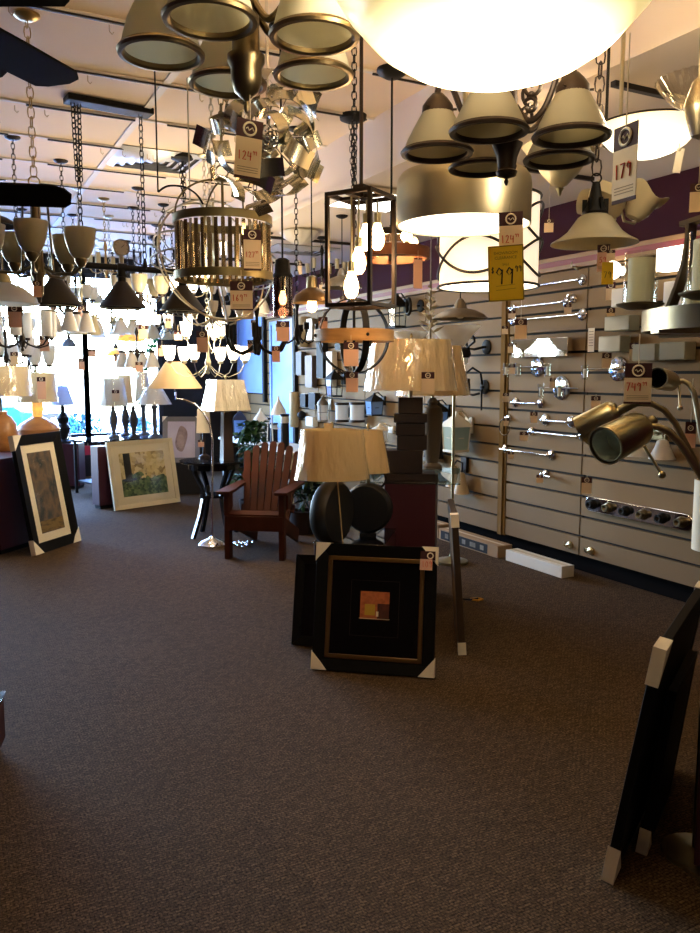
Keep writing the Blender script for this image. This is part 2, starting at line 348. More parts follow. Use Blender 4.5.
def shrub(label, x, y, r, h):
    m = MB()
    for k in range(420):
        a, b, q = random.uniform(0, 2*PI), random.uniform(0, PI), random.random()**.4
        c = Vector((r*q*math.sin(b)*math.cos(a), r*q*math.sin(b)*math.sin(a), h/2+h/2*q*math.cos(b))); R = Euler((random.uniform(0, 3), random.uniform(0, 3), random.uniform(0, 3))).to_matrix(); s = .05
        m.add([c+R @ Vector(v) for v in ((-s, 0, 0), (0, -s*.5, .01), (s, 0, 0), (0, s*.5, .01))], [(0, 1, 2, 3)])
    t = thing('shrub', label, 'shrub', (x, y, -.07), 0, 'shrubs outside the window'); m.build('foliage', mat('shrub_green', C(48, 104, 110), .7), t); MB().cyl((0, 0, 0), (0, 0, h*.6), .025, 7).build('stem', M_DARKW, t)
shrub('rounded shrub outside the window left of the mullion', 2.0, 13.1, .42, .95); shrub('low shrub outside the window behind the row of lamps', 2.95, 13.3, .4, .85)
# ------------------------------------------------------------------ world and daylight
W = bpy.data.worlds.new('World'); SC.world = W; W.use_nodes = True; N = W.node_tree.nodes; bg = N['Background']
sky = N.new('ShaderNodeTexSky'); sky.sky_type = 'NISHITA'; sky.sun_elevation = math.radians(38); sky.sun_rotation = math.radians(160); sky.sun_disc = False; sky.air_density = 1.6; sky.dust_density = 1.5
tint = N.new('ShaderNodeMix'); tint.data_type = 'RGBA'; tint.blend_type = 'MULTIPLY'; tint.inputs[0].default_value = 1; tint.inputs[7].default_value = (.72, .88, 1.3, 1); W.node_tree.links.new(sky.outputs[0], tint.inputs[6]); W.node_tree.links.new(tint.outputs[2], bg.inputs[0]); bg.inputs[1].default_value = 7.0
pd = bpy.data.lights.new('window_portal', 'AREA'); pd.shape = 'RECTANGLE'; pd.size = WX1-WX0; pd.size_y = WZ1-WZ0; pd.cycles.is_portal = True
po = bpy.data.objects.new('window_portal', pd); COL.objects.link(po); po.location = ((WX0+WX1)/2, Y1+.2, (WZ0+WZ1)/2); po.rotation_euler = (-PI/2, 0, 0)
vs = SC.view_settings; vs.view_transform = 'Standard'; vs.look = 'None'; vs.gamma = 1; vs.exposure = 0.44; vs.use_curve_mapping = False
# ------------------------------------------------------------------ price tags
def price_tag(label, loc, s, w, h, price=None, cents=None, yaw=0, lean=0, header=.30, card=None, foot=True, pc=None, string_r=.0012, rows=True, group=None, kind='tag'):
    """loc: where the string is tied; s: string length; w x h: the card"""
    t = thing('hanging_price_tag', label, 'price tag', loc, face(loc)+yaw, group)
    if s > 0: MB().tube([(0, 0, 0), (0, 0, -s*.5), (0, 0, -s-.002)], string_r, 5).build('hanging_string', M_STRING, t)
    R = Matrix.Rotation(lean, 3, 'Y'); m = MB(); m.M = Matrix.Translation((0, 0, -s)) @ R.to_4x4()
    m.k = 0; m.box(0, 0, -h*header/2, w, .0016, h*header); m.k = 1; fz = .05 if foot else 0
    m.box(0, 0, -h*header-h*(1-header-fz)/2, w, .0016, h*(1-header-fz))
    if foot: m.k = 0; m.box(0, 0, -h+h*fz/2, w, .0016, h*fz)
    if rows:
        m.k = 2
        for q in (.80, .84, .88): m.box(0, -.0009, -h*q, w*.8, .0004, h*.012)
    c = m.build('card', [M_MAROON, card or M_CARD, M_GREYINK], t)
    e = MB(); e.M = m.M; rr = min(w*.24, h*header*.36)
    e.ring((0, -.0014, -h*header*.52), rr, rr*.17, 18, 5, (0, 1, 0))
    e.tube([(rr*(q/4-.6), -.0016, -h*header*.52+rr*.28*math.sin(q*2.1)) for q in range(6)], rr*.09, 4)
    e.build('emblem', M_CARDW, c)
    if price:
        k = MB(); k.M = m.M; x0 = -w*.42 if len(price) > 2 else -w*.3; hh = h*.22
        hh = min(hh, w*.78/(len(price)*.62+(.6 if cents else 0)))
        x = scrawl(k, price, x0, -h*.68, hh, -.0016, hh*.06)
        if cents: scrawl(k, cents, x, -h*.66+hh*.55, hh*.45, -.0016, hh*.04)
        k.build('price', pc or M_RED, c)
    return t
def mini_tag(label, px, py, d, wpx, hpx, s=.05, yaw=0, card=None, price=None, header=.3, X=None, group=None, plain=False):
    """tag whose card top is seen at px,py"""
    l = PX(px, py, X) if X else P(px, py, d); dd = (l-Vector((0, 0, EYE))).dot(FW); l = l+Vector((0, 0, s))
    return price_tag(label, l, s, wpx*dd/790, hpx*dd/790, price, None, yaw, 0, header, card, False, None, .001, False, group)
# ------------------------------------------------------------------ ceiling fans reaching in from the left
def fan(label, hub, r, w, phase, n, mt, pitch=.2, group='ceiling fans at the left'):
    t = thing('ceiling_fan', label, 'ceiling fan', hub, 0, group)
    MB().lathe([(0, -.09), (.06, -.085), (.1, -.05), (.11, .0), (.1, .06), (.05, .09), (0, .09)], 28).build('motor', mt, t)
    b0 = a0 = None
    for k in range(n):
        a = math.radians(phase)+2*PI*k/n
        if b0 is None:
            pts = [(.12*r, -.46*w), (.55*r, -.5*w), (.9*r, -.5*w), (.97*r, -.36*w), (r, -.1*w), (.985*r, .3*w), (.95*r, .48*w), (.55*r, .5*w), (.12*r, .46*w)]
            m = MB(); R = Matrix.Rotation(pitch, 4, 'X'); m.M = R; k_ = len(pts)
            vs = [(x, y, -.004) for x, y in pts]+[(x, y, .004) for x, y in pts]
            m.add(vs, [tuple(range(k_-1, -1, -1)), tuple(range(k_, 2*k_))]+[(i, (i+1) % k_, k_+(i+1) % k_, k_+i) for i in range(k_)])
            b0 = m.build('blade', mt, t); b0.rotation_euler = (0, 0, a)
            m = MB(); m.beam((.07, 0, .0), (.3*r, 0, .0), .05, .01); a0 = m.build('blade_arm', mt, b0)
        else:
            o = inst(b0, t, (0, 0, 0), (0, 0, a)); inst(a0, o)
    hang(t, .09, 'rod', mt, .013, (.075, .06), name='downrod')
    return t
M_FAN = mat('fan_black', C(17, 13, 12), .8, spec=.08); M_FANBR = mat('fan_walnut', C(92, 74, 50), .5)
fan('black ceiling fan whose straight blade crosses the top left corner of the photo', (-.25, 2.97, 2.645), .74, .16, -27, 5, M_FAN, -.12)
fan('black ceiling fan with the wide slanting blade below the corner blade', (-.03, 2.73, 2.575), .72, .215, 45, 3, M_FAN, -.05)
fan('walnut ceiling fan with a rounded blade tip behind the black fans', (-.42, 4.05, 2.62), .73, .19, -2, 3, M_FANBR, -.1)
fan('black ceiling fan hung low with its blade across the cream glass chandelier', (-.18, 3.45, 2.17), .70, .15, -16, 5, M_FAN, -.34)
# ------------------------------------------------------------------ chandeliers of bell shades
def bell_chandelier(name, label, px, py, d, R, n, phase, rr, hs, metal, glass, body_r, kind='rod', scroll=False, group=None, top=.12, arm_r=.009, flare=1.0, rimw=.010):
    c = P(px, py, d); t = thing(name, label, 'chandelier', c, None, group)       # local z = 0: the rims
    s0 = r0 = k0 = a0 = None
    ztop = hs+.035
    for k in range(n):
        a = math.radians(phase)+2*PI*k/n; x, y = R*math.sin(a), R*math.cos(a)
        if s0 is None:
            m = MB(); prof = [(rr, 0), (rr*.97, hs*.08), (rr*.91, hs*.26), (rr*.80, hs*.54), (rr*.62, hs*.82), (rr*.42, hs)] if flare > 1 else [(rr, 0), (rr*.97, hs*.10), (rr*.86, hs*.30), (rr*.70, hs*.56), (rr*.52, hs*.82), (rr*.40, hs)]
            s0 = m.shell(prof, .004, 40).build('shade', glass, t); s0.location = (x, y, 0)
            r0 = MB().lathe([(rr-.006, -rimw*.6), (rr+.004, -rimw*.5), (rr+.007, rimw*.2), (rr+.001, rimw), (rr-.012, rimw*.9), (rr-.012, -rimw*.2), (rr-.006, -rimw*.6)], 40).build('shade_rim', metal, s0)
            k0 = MB().lathe([(rr*.46, hs-.012), (rr*.44, hs+.01), (rr*.30, hs+.03), (rr*.16, hs+.045), (0, hs+.05)], 24); k0.lathe([(rr*.46, hs-.012), (rr*.40, hs-.012)], 24)
            for q in range(3): k0.cyl((rr*.44*math.cos(q*2.1), rr*.44*math.sin(q*2.1), hs-.002), ((rr*.44+.012)*math.cos(q*2.1), (rr*.44+.012)*math.sin(q*2.1), hs-.002), .0035, 6)
            k0 = k0.build('shade_cap', metal, s0)
            # arm (in its own frame: x outwards)
            m = MB(); P0 = [(body_r*.8, 0, top), (R*.35, 0, top-.05), (R*.6, 0, top-.02), (R*.8, 0, top+.07), (R*.93, 0, top+.10), (R, 0, top+.06), (R, 0, hs+.045)]
            from mathutils.geometry import interpolate_bezier as ib
            pts = []
            for i in range(len(P0)-1):
                p0, p1 = Vector(P0[max(i-1, 0)]), Vector(P0[i]); p2 = Vector(P0[i+1]); p3 = Vector(P0[min(i+2, len(P0)-1)])
                pts += ib(p1, p1+(p2-p0)/6, p2-(p3-p1)/6, p2, 6)[:-1]
            pts.append(Vector(P0[-1])); m.tube(pts, arm_r, 8)
            if scroll:
                for cx, cz, r_, w_ in ((R*.42, top+.045, .034, 1), (R*.36, top-.01, .026, -1)):
                    m.tube([(cx+r_*(1-q/22)*math.cos(w_*q*.42+2.5), 0, cz+r_*(1-q/22)*math.sin(w_*q*.42+2.5)) for q in range(18)], arm_r*.6, 6)
            a0 = m.build('arm', metal, t); a0.rotation_euler = (0, 0, PI/2-a)
        else:
            o = inst(s0, t, (x, y, 0)); inst(r0, o); inst(k0, o); inst(a0, t, (0, 0, 0), (0, 0, PI/2-a))
    return t
t = bell_chandelier('bell_shade_chandelier', 'pewter chandelier with five downturned bell shades and a 124 tag at the top', 246, 56, 1.95, .207, 5, -14, .1, .135, M_PEWTER, M_FROSTP, .035, flare=1.2)
m = MB(); m.lathe([(0, -.135), (.005, -.133), (.008, -.12), (.004, -.108), (.012, -.1), (.03, -.085), (.038, -.06), (.038, -.03), (.046, -.015), (.046, .0), (.034, .004), (.032, .25), (.04, .27), (.02, .33), (0, .34)], 32); m.build('stem', M_PEWTER, t)
hang(t, .33, 'rod', M_PEWTER, .009, (.065, .03))
price_tag('maroon and cream price tag reading 124 under the pewter bell chandelier', P(250, 95, 1.93), .058, .066, .142, '124', '99', .25, .08)
t = bell_chandelier('bell_shade_chandelier', 'dark bronze scrolled chandelier with five downturned bell shades in the upper middle', 507, 151, 2.35, .207, 5, -22, .103, .125, M_BRONZE, M_FROST, .035, scroll=True)
m = MB(); m.lathe([(0, -.10), (.004, -.098), (.007, -.088), (.004, -.08), (.028, -.072), (.032, -.06), (.026, -.055), (.03, -.02), (.042, .01), (.046, .02), (.03, .03), (.026, .2), (.038, .24), (.02, .29), (0, .3)], 32); m.build('stem', M_BRONZE, t)
hang(t, .3, 'chain', M_BRONZE, .003, (.065, .03))
# ------------------------------------------------------------------ glowing bowls
def bowl_mat(name, core, edge, s0, s1, r0, r1):
    mm = bpy.data.materials.new(name); mm.use_nodes = True; nt = mm.node_tree; N = nt.nodes; L = nt.links; b = N['Principled BSDF']; b.inputs['Roughness'].default_value = .3
    tc = N.new('ShaderNodeTexCoord'); sp = N.new('ShaderNodeVectorMath'); sp.operation = 'MULTIPLY'; sp.inputs[1].default_value = (1, 1, 0); L.new(tc.outputs['Object'], sp.inputs[0])
    ln = N.new('ShaderNodeVectorMath'); ln.operation = 'LENGTH'; L.new(sp.outputs[0], ln.inputs[0])
    mr = N.new('ShaderNodeMapRange'); mr.inputs[1].default_value = r0; mr.inputs[2].default_value = r1; L.new(ln.outputs['Value'], mr.inputs[0])
    cr = N.new('ShaderNodeMix'); cr.data_type = 'RGBA'; cr.inputs[6].default_value = core; cr.inputs[7].default_value = edge; L.new(mr.outputs[0], cr.inputs[0]); L.new(cr.outputs[2], b.inputs['Emission Color'])
    st = N.new('ShaderNodeMapRange'); st.inputs[1].default_value = r0; st.inputs[2].default_value = r1; st.inputs[3].default_value = s0; st.inputs[4].default_value = s1; L.new(ln.outputs['Value'], st.inputs[0]); L.new(st.outputs[0], b.inputs['Emission Strength'])
    b.inputs['Base Color'].default_value = C(240, 224, 180); return mm
def bowl(label, px, py, d, r, dep, mt, metal, hangers=3, scallop=0, finial=True, name='bowl_pendant', rimwire=False):
    c = P(px, py, d); t = thing(name, label, 'pendant light', c)      # local z=0 : rim
    prof = [(0.001, -dep), (r*.3, -dep*.95), (r*.55, -dep*.80), (r*.75, -dep*.58), (r*.9, -dep*.3), (r*.97, -dep*.1), (r, 0)]
    m = MB(); m.shell(prof, .004, 64)
    if scallop:
        for i, v in enumerate(m.v):
            a = math.atan2(v.y, v.x); q = math.hypot(v.x, v.y)/r; f = 1+scallop*q*q*math.cos(12*a); m.v[i] = Vector((v.x*f, v.y*f, v.z))
    m.build('bowl', mt, t)
    if rimwire: MB().ring((0, 0, .002), r+.003, .003, 40, 6).build('rim', metal, t)
    if finial: MB().lathe([(0, -dep-.03), (.006, -dep-.027), (.01, -dep-.015), (.006, -dep-.006), (.014, -dep), (0, -dep)], 16).build('finial', metal, t)
    for k in range(hangers):
        a = .35+2*PI*k/hangers; x, y = r*.97*math.cos(a), r*.97*math.sin(a)
        m = MB(); m.box(x*1.02, y*1.02, 0, .03, .03, .02, Matrix.Rotation(a, 3, 'Z')); m.cyl((x, y, .005), (0, 0, .38), .004, 8); m.build('hanger', metal, t)
    MB().ball((0, 0, .39), .02, 12).build('hub', metal, t)
    hang(t, .39, 'rod', metal, .006, (.07, .03)); return t
M_BOWL = bowl_mat('lit_alabaster', (1, .86, .6, 1), (1, .76, .32, 1), 5, .62, .11, .255)
M_BOWL2 = bowl_mat('lit_bowl', (1, .9, .7, 1), (1, .82, .5, 1), 2.6, .72, .06, .16)
bowl('huge glowing alabaster bowl pendant at the top of the photo', 497, -22, 1.5, .315, .185, M_BOWL, M_PEWTER, 3, .012, finial=False)
bowl('glowing white bowl pendant at upper right beside the 179 tag', 648, 127, 2.4, .152, .09, M_BOWL2, M_BRONZE, 0, 0, finial=False, rimwire=True)
price_tag('price tag reading 179 on a long string at upper right', P(630, 33, 1.33), .148, .058, .128, '179', None, -.85, 0)
mini = price_tag('price tag at the top edge with only its dark foot in view', P(626, -330, .95), .205, .118, .15, None, None, 0, -.05)
light('bowl_bulb', P(497, -14, 1.5)+Vector((0, 0, .06)), 46, (1, .77, .48), .12)
light('bowl_bulb', P(648, 123, 2.4)+Vector((0, 0, .05)), 13, (1, .77, .48), .08)
# ------------------------------------------------------------------ drum lights
c = P(463, 226, 3.05); t = thing('drum_light', 'brushed nickel drum light with a glowing white diffuser in the upper middle', 'drum light', c)
m = MB(); r = .257; m.lathe([(r-.006, 0), (r, 0), (r, .145), (r*.985, .17), (r*.93, .19), (r*.5, .2), (0, .2), (0, .19), (r*.9, .18), (r-.006, .14), (r-.006, 0)], 64); m.build('drum', M_NICKEL, t)
MB().lathe([(0, .006), (r-.008, .006), (r-.008, .012), (0, .012)], 48).build('diffuser', mat('lit_diffuser', C(255, 240, 215), .6, emit=3.2, ecol=(1, .86, .64, 1)), t)
hang(t, .2, 'rod', M_NICKEL, .01, (.08, .03))
price_tag('price tag reading 124 hanging from the brushed nickel drum light', P(511, 203, 2.76), .03, .083, .155, '124', '99', .0, -.03)
p = P(505.5, 246, 2.745); t = thing('hanging_sale_sign', 'yellow clearance sale sign reading 99.99 below the nickel drum light', 'sale sign', p, face(p)-.05)
w, h = .118, .186; m = MB(); m.k = 0; m.box(0, 0, -h/2, w, .002, h); m.k = 1
for sx in (-1, 1): m.box(sx*(w/2), 0, -h/2, .004, .004, h)
for zz in (0, -h): m.box(0, 0, zz, w+.004, .004, .004)
m.M = Matrix()
cd = m.build('card', [M_YELLOW, M_OLIVE], t); t.rotation_euler.y = -.04
def text_mesh(s, size, mt, parent, x, y, z, name='lettering', align='CENTER', font_space=1.0):
    cu = bpy.data.curves.new(name, 'FONT'); cu.body = s; cu.size = size; cu.align_x = align; cu.extrude = .0004; cu.space_character = font_space
    ob = bpy.data.objects.new(name, cu); COL.objects.link(ob); bpy.context.view_layer.update()
    me = bpy.data.meshes.new_from_object(ob.evaluated_get(bpy.context.evaluated_depsgraph_get())); bpy.data.objects.remove(ob)
    me.materials.clear(); me.materials.append(mt)
    o = bpy.data.objects.new(name, me); COL.objects.link(o); o.parent = parent; o.location = (x, y, z); o.rotation_euler = (PI/2, 0, 0); return o
text_mesh('SHOWROOM', .0135, M_OLIVE, cd, 0, -.0016, -.028, 'lettering'); text_mesh('CLEARANCE', .0135, M_OLIVE, cd, 0, -.0016, -.044, 'lettering'); text_mesh('SALE', .011, M_OLIVE, cd, 0, -.0016, -.066, 'lettering')
k = MB(); k.tube([(-.034, -.002, -.136), (.03, -.002, -.132)], .0006, 4); k.tube([(-.034, -.002, -.15), (.034, -.002, -.146)], .0006, 4); k.build('ruled_line', M_OLIVE, cd)
k = MB(); x = scrawl(k, '$', -.05, -.092, .022, -.0022, .0016); x = scrawl(k, '99', -.034, -.130, .056, -.0022, .0026); scrawl(k, '99', x-.004, -.09, .02, -.0022, .0015); k.build('price', M_INK, cd)
# banded drum
c = P(488, 287, 3.58); t = thing('banded_drum_pendant', 'lit white drum pendant wrapped in crossing bronze bands', 'pendant light', c)
r, h = .22, .39
MB().shell([(r, 0), (r, h)], .003, 48).build('drum_shade', M_LITSOFT, t)
MB().lathe([(0, .012), (r-.004, .012), (r-.004, .018), (0, .018)], 48).build('diffuser', M_LIT, t)
m = MB()
for zc_ in (.30, .70):
    for sgn in (1, -1): m.tube([((r+.010+.004*sgn)*math.cos(q*PI/36), (r+.010+.004*sgn)*math.sin(q*PI/36), h*zc_+sgn*h*.2*math.cos(2*q*PI/36+.5)) for q in range(72)], .006, 6, True)
m.ring((0, 0, .0), r+.006, .006, 48); m.ring((0, 0, h), r+.006, .006, 48); m.build('band', M_BRONZE, t)
m = MB(); m.cyl((-r, 0, h), (r, 0, h), .004, 6); m.cyl((0, -r, h), (0, r, h), .004, 6); m.build('spider', M_BRONZE, t)
hang(t, h, 'rod', M_BRONZE, .007, (.07, .03)); light('drum_bulb', c+Vector((0, 0, .2)), 8, (1, .78, .5), .06)
mini_tag('small plain tag on a string below the frosted cone light', 549, 219, 3.4, 9, 13, .16)
# ------------------------------------------------------------------ other lights in the upper right
c = P(561, 146, 3.4); t = thing('cone_bowl_light', 'unlit frosted glass cone ceiling light behind the bronze chandelier', 'ceiling light', c)
MB().shell([(.004, -.175), (.03, -.165), (.075, -.12), (.12, -.05), (.165, 0)], .004, 40).build('bowl', M_FROST, t)
MB().lathe([(0, -.21), (.006, -.205), (.01, -.19), (.02, -.178), (0, -.172)], 16).build('finial', M_BRASS, t)
m = MB(); m.cyl((0, 0, -.16), (0, 0, Z2-c.z if c.x > XB else Z1-c.z), .006, 8); m.build('rod', M_BRONZE, t); MB().lathe([(0, ceil_z(c.x)-c.z-.03), (.07, ceil_z(c.x)-c.z-.025), (.07, ceil_z(c.x)-c.z-.001), (0, ceil_z(c.x)-c.z-.001)], 20).build('canopy', M_BRONZE, t)
c = P(594, 244, 2.65); t = thing('bell_pendant', 'frosted bell pendant on a dark chain above the slat wall', 'pendant light', c)
MB().shell([(.143, 0), (.14, .005), (.116, .018), (.09, .038), (.072, .062), (.056, .085), (.036, .098)], .004, 48).build('shade', M_CREAM, t)
m = MB(); m.lathe([(.040, .09), (.042, .102), (.03, .12), (.02, .16), (.012, .2), (0, .2)], 20)
for k in range(6): m.box(.034*math.cos(k*1.05), .034*math.sin(k*1.05), .125, .016, .007, .04, Matrix.Rotation(k*1.05, 3, 'Z'))
m.build('socket', M_BLACK, t); m = MB(); m.ring((0, 0, .212), .016, .003, 16, 5, (0, 1, 0)); m.build('loop', M_BRONZE, t); hang(t, .226, 'chain', M_BRONZE, .0032, (.06, .03), L=.055)
c = P(617, 208, 3.1); t = thing('tulip_light', 'cream tulip glass ceiling light behind the 179 tag', 'ceiling light', c)
s0 = None
for k in range(3):
    a = .3+k*2.09
    if s0 is None:
        m = MB(); m.shell([(.01, -.05), (.03, -.045), (.05, -.015), (.06, .03), (.085, .06)], .004, 28)
        for i, v in enumerate(m.v):
            b = math.atan2(v.y, v.x); v.z += .018*math.cos(3*b)*(v.z+.05)/.1
        s0 = m.build('shade', M_CREAM, t); q = s0
    else: q = inst(s0, t)
    q.location = (.085*math.cos(a), .085*math.sin(a), 0); q.rotation_euler = (.5*math.sin(a)*-1, .5*math.cos(a), 0)
m = MB()
for k in range(3): a = .3+k*2.09; m.tube([(0, 0, .04), (.03*math.cos(a), .03*math.sin(a), -.05), (.07*math.cos(a), .07*math.sin(a), -.06), (.08*math.cos(a), .08*math.sin(a), -.045)], .006, 7)
m.build('arm', M_NICKEL, t); MB().lathe([(0, -.02), (.02, 0), (.022, .06), (.03, .1), (0, .11)], 18).build('stem', M_NICKEL, t); hang(t, .1, 'rod', M_NICKEL, .008, (.065, .03))
c = P(701, 92, 2.05); t = thing('ribbed_glass_light', 'clear ribbed glass dish ceiling light at the upper right edge', 'ceiling light', c)
m = MB(); m.shell([(.03, -.04), (.05, -.035), (.08, -.012), (.112, .03)], .003, 128)
for i, v in enumerate(m.v):
    b = math.atan2(v.y, v.x); f = 1+.035*math.cos(32*b); m.v[i] = Vector((v.x*f, v.y*f, v.z))
m.build('dish', clear_glass('ribbed_glass', (1, .98, .94, 1), .08, 1.2), t); MB().lathe([(0, -.12), (.02, -.11), (.035, -.06), (.04, -.03), (.02, .03), (0, .04)], 20).build('hub', M_NICKEL, t); hang(t, .03, 'rod', M_NICKEL, .01, (.07, .03))
p = P(679, 152, 2.35); t = thing('pull_cord', 'white pull cord with a paper tag below the glowing right bowl', 'pull cord', p); MB().tube([(0, 0, .0), (0, 0, .135)], .0016, 5).build('cord', M_STRING, t)
MB().box(0, 0, -.025, .022, .004, .07, Matrix.Rotation(.15, 3, 'Y')).build('tag_card', M_CARDW, t); MB().ball((0, 0, .008), .007, 10).build('knob', M_CARDW, t)
c = P(606, 130, 2.8); t = thing('track_spotlight', 'small track spotlight glowing beside the right hand bowl', 'spotlight', c)
for k, (dx, dz, lit) in enumerate(((.0, -.03, 0), (.03, .0, 1))):
    R = Euler((.3+k, .7, 0)).to_matrix(); MB().shell([(.026, 0), (.026, .05), (.018, .07)], .003, 18, (dx, 0, dz-.03), 1, R).build('head', M_BLACK, t)
    if lit: MB().ball((dx, -.01, dz-.03), .022, 12).build('bulb', M_BULBW, t)
MB().tube([(0, 0, 0), (0, 0, Z2-c.z if c.x > XB else Z1-c.z)], .006, 6).build('rod', M_BLACK, t)
M_NICKEL2 = mat('dark_brushed_nickel', C(150, 138, 112), .35, 1)
# ------------------------------------------------------------------ ring chandelier at the right edge
c = P(765, 320, 1.85); t = thing('ring_chandelier', 'brushed nickel ring chandelier with glass cylinder candles at the right edge', 'chandelier', c)
R_ = .272; MB().band((0, 0, 0), R_, .05, .012, 64).build('hoop', M_NICKEL2, t)
s0 = None
for k in range(6):
    a = math.radians(-96)+k*PI/3; x, y = (R_+.005)*math.sin(a), (R_+.005)*math.cos(a)
    if s0 is None:
        s0 = MB().shell([(.041, .05), (.041, .17)], .0025, 32).build('glass_cylinder', M_CLEAR, t); s0.location = (x, y, 0)
        i0 = MB().lathe([(0, .05), (.031, .05), (.031, .155), (.0, .155)], 28).build('candle', M_CANDLE, s0)
        d0 = MB().lathe([(0, .03), (.03, .032), (.055, .042), (.057, .046), (0, .05)], 30).build('dish', M_NICKEL2, s0); 
    else:
        o = inst(s0, t, (x, y, 0)); inst(i0, o); inst(d0, o)
for k in range(3):
    a = math.radians(-62)+k*2*PI/3; dx, dy = math.sin(a), math.cos(a); m = MB()
    pts = [(R_-.012, -.02), (R_*.93, .03), (R_*.84, .09), (R_*.77, .15), (R_*.74, .21), (R_*.74, .255)]
    for i in range(len(pts)-1): m.beam((pts[i][0]*dx, pts[i][0]*dy, pts[i][1]), (pts[i+1][0]*dx, pts[i+1][0]*dy, pts[i+1][1]+.002), .036, .009, (-dy, dx, 0) if False else (dx, dy, .0001))
    m.beam((R_*.82*dx, R_*.82*dy, .25), (R_*.5*dx, R_*.5*dy, .262), .036, .012); m.beam((R_*.5*dx, R_*.5*dy, .262), (0, 0, .4), .03, .01); m.build('arm', M_NICKEL2, t)
m = MB()
for k in range(3): a = math.radians(-62)+k*2*PI/3; m.beam((-R_*math.sin(a)*.98, -R_*math.cos(a)*.98, -.028), (R_*math.sin(a)*.98, R_*math.cos(a)*.98, -.028), .04, .008)
m.build('cross_strap', M_NICKEL2, t); hang(t, .39, 'rod', M_NICKEL2, .008, (.07, .03))
l = P(640, 334, 1.7); price_tag('price tag reading 749 hanging from the ring chandelier', l, .062, .056, .088, '749', '99', 0, 0, .36)
mini_tag('price tag cut off by the right edge above the ring chandelier', 699, 183, 2.0, 16, 28, .1)
# ------------------------------------------------------------------ curled ribbon pendant
c = P(268, 138, 3.05); t = thing('ribbon_pendant', 'pendant of curled brushed metal ribbons behind the pewter chandelier', 'pendant light', c)
rng = random.Random(11)
for k in range(44):
    zz = 1-2*(k+.5)/44; a = k*2.39996; q = math.sqrt(1-zz*zz); n_ = Vector((q*math.cos(a), q*math.sin(a), zz)); rad = .215+rng.uniform(-.05, .035)
    m = MB(); R = n_.to_track_quat('Z', 'Y').to_matrix() @ Matrix.Rotation(rng.uniform(0, 6.28), 3, 'Z') @ Matrix.Rotation(rng.uniform(-.5, .5), 3, 'X')
    w, L_, cu = rng.uniform(.055, .075), rng.uniform(.12, .18), rng.choice((-1, 1))*rng.uniform(8, 15); ns = 8; vs = []
    for i in range(ns+1):
        s = (i/ns-.5)*L_; x, z = math.sin(s*cu)/cu, (1-math.cos(s*cu))/cu
        for dy in (-w/2, w/2):
            for dz in (0, .0025): vs.append(n_*rad+R @ Vector((x, dy, z+dz)))
    fs = []
    for i in range(ns):
        o = i*4; p_ = o+4; fs += [(o, o+2, p_+2, p_), (o+1, p_+1, p_+3, o+3), (o, p_, p_+1, o+1), (o+2, o+3, p_+3, p_+2)]
    m.add(vs, fs); m.build('ribbon', M_RIB, t)
m = MB(); m.ball((0, 0, 0), .05, 14)
for k in range(10):
    a = k*2.4; zz = 1-2*(k+.5)/10; q = math.sqrt(1-zz*zz); m.cyl((0, 0, 0), (.2*q*math.cos(a), .2*q*math.sin(a), .2*zz), .003, 6)
m.build('hub', M_CHROME, t); hang(t, .04, 'rod', M_CHROME, .006, (.07, .03))
# ------------------------------------------------------------------ gold cage drum
c = P(224, 284, 3.5); t = thing('mirrored_drum_chandelier', 'gold drum chandelier hung with amber mirrored strips', 'chandelier', c)
r, h = .217, .285; M_ANT = mat('antique_gold', C(120, 110, 78), .5, .85); M_AMB = mat('amber_mirror', C(172, 152, 118), .15, .85)
MB().band((0, 0, .03), r, .035, .006, 48).build('lower_hoop', M_ANT, t); MB().band((0, 0, h-.015), r, .035, .006, 48).build('upper_hoop', M_ANT, t)
m = MB()
for k in range(44):
    a = 2*PI*k/44; m.box((r-.012)*math.cos(a), (r-.012)*math.sin(a), h/2-.005, .004, .016, h-.06, Matrix.Rotation(a+(.3 if k % 2 else -.3), 3, 'Z'))
m.build('mirror_strip', M_AMB, t)
m = MB()
for k in range(4):
    a = k*PI/2+.4; m.tube([(math.cos(a)*r*math.cos(q*PI/16), math.sin(a)*r*math.cos(q*PI/16), h+.16*math.sin(q*PI/16)) for q in range(9)], .004, 6)
m.build('arched_arm', M_ANT, t)
m = MB(); m.cyl((0, 0, .0), (0, 0, h+.16), .006, 8); m.lathe([(0, h+.15), (.03, h+.155), (.03, h+.165), (0, h+.17)], 16)
for k in range(4): a = k*PI/2; m.tube([(0, 0, .05), (.06*math.cos(a), .06*math.sin(a), .04), (.09*math.cos(a), .09*math.sin(a), .07)], .004, 6); m.cyl((.09*math.cos(a), .09*math.sin(a), .07), (.09*math.cos(a), .09*math.sin(a), .13), .01, 8)
m.build('candle_arms', M_ANT, t)
for k in range(4): a = k*PI/2; MB().lathe([(0, .13), (.012, .14), (.014, .155), (.006, .175), (0, .185)], 10, (.09*math.cos(a), .09*math.sin(a), 0)).build('bulb', M_BULBW if k % 2 else M_WHITE, t)
MB().ring((0, 0, h+.195), .027, .004, 20, 6, (0, 1, 0)).build('loop', M_ANT, t); hang(t, h+.22, 'chain', M_ANT, .003, (.06, .03))
price_tag('price tag reading 127 tied to the rim of the gold mirrored drum', P(252, 222, 3.24), .03, .072, .165, '127', '99', .15, 0, .25)
price_tag('price tag reading 169 below the gold mirrored drum', P(241, 270, 3.24), .045, .092, .118, '169', '99', -.1, 0, .32)
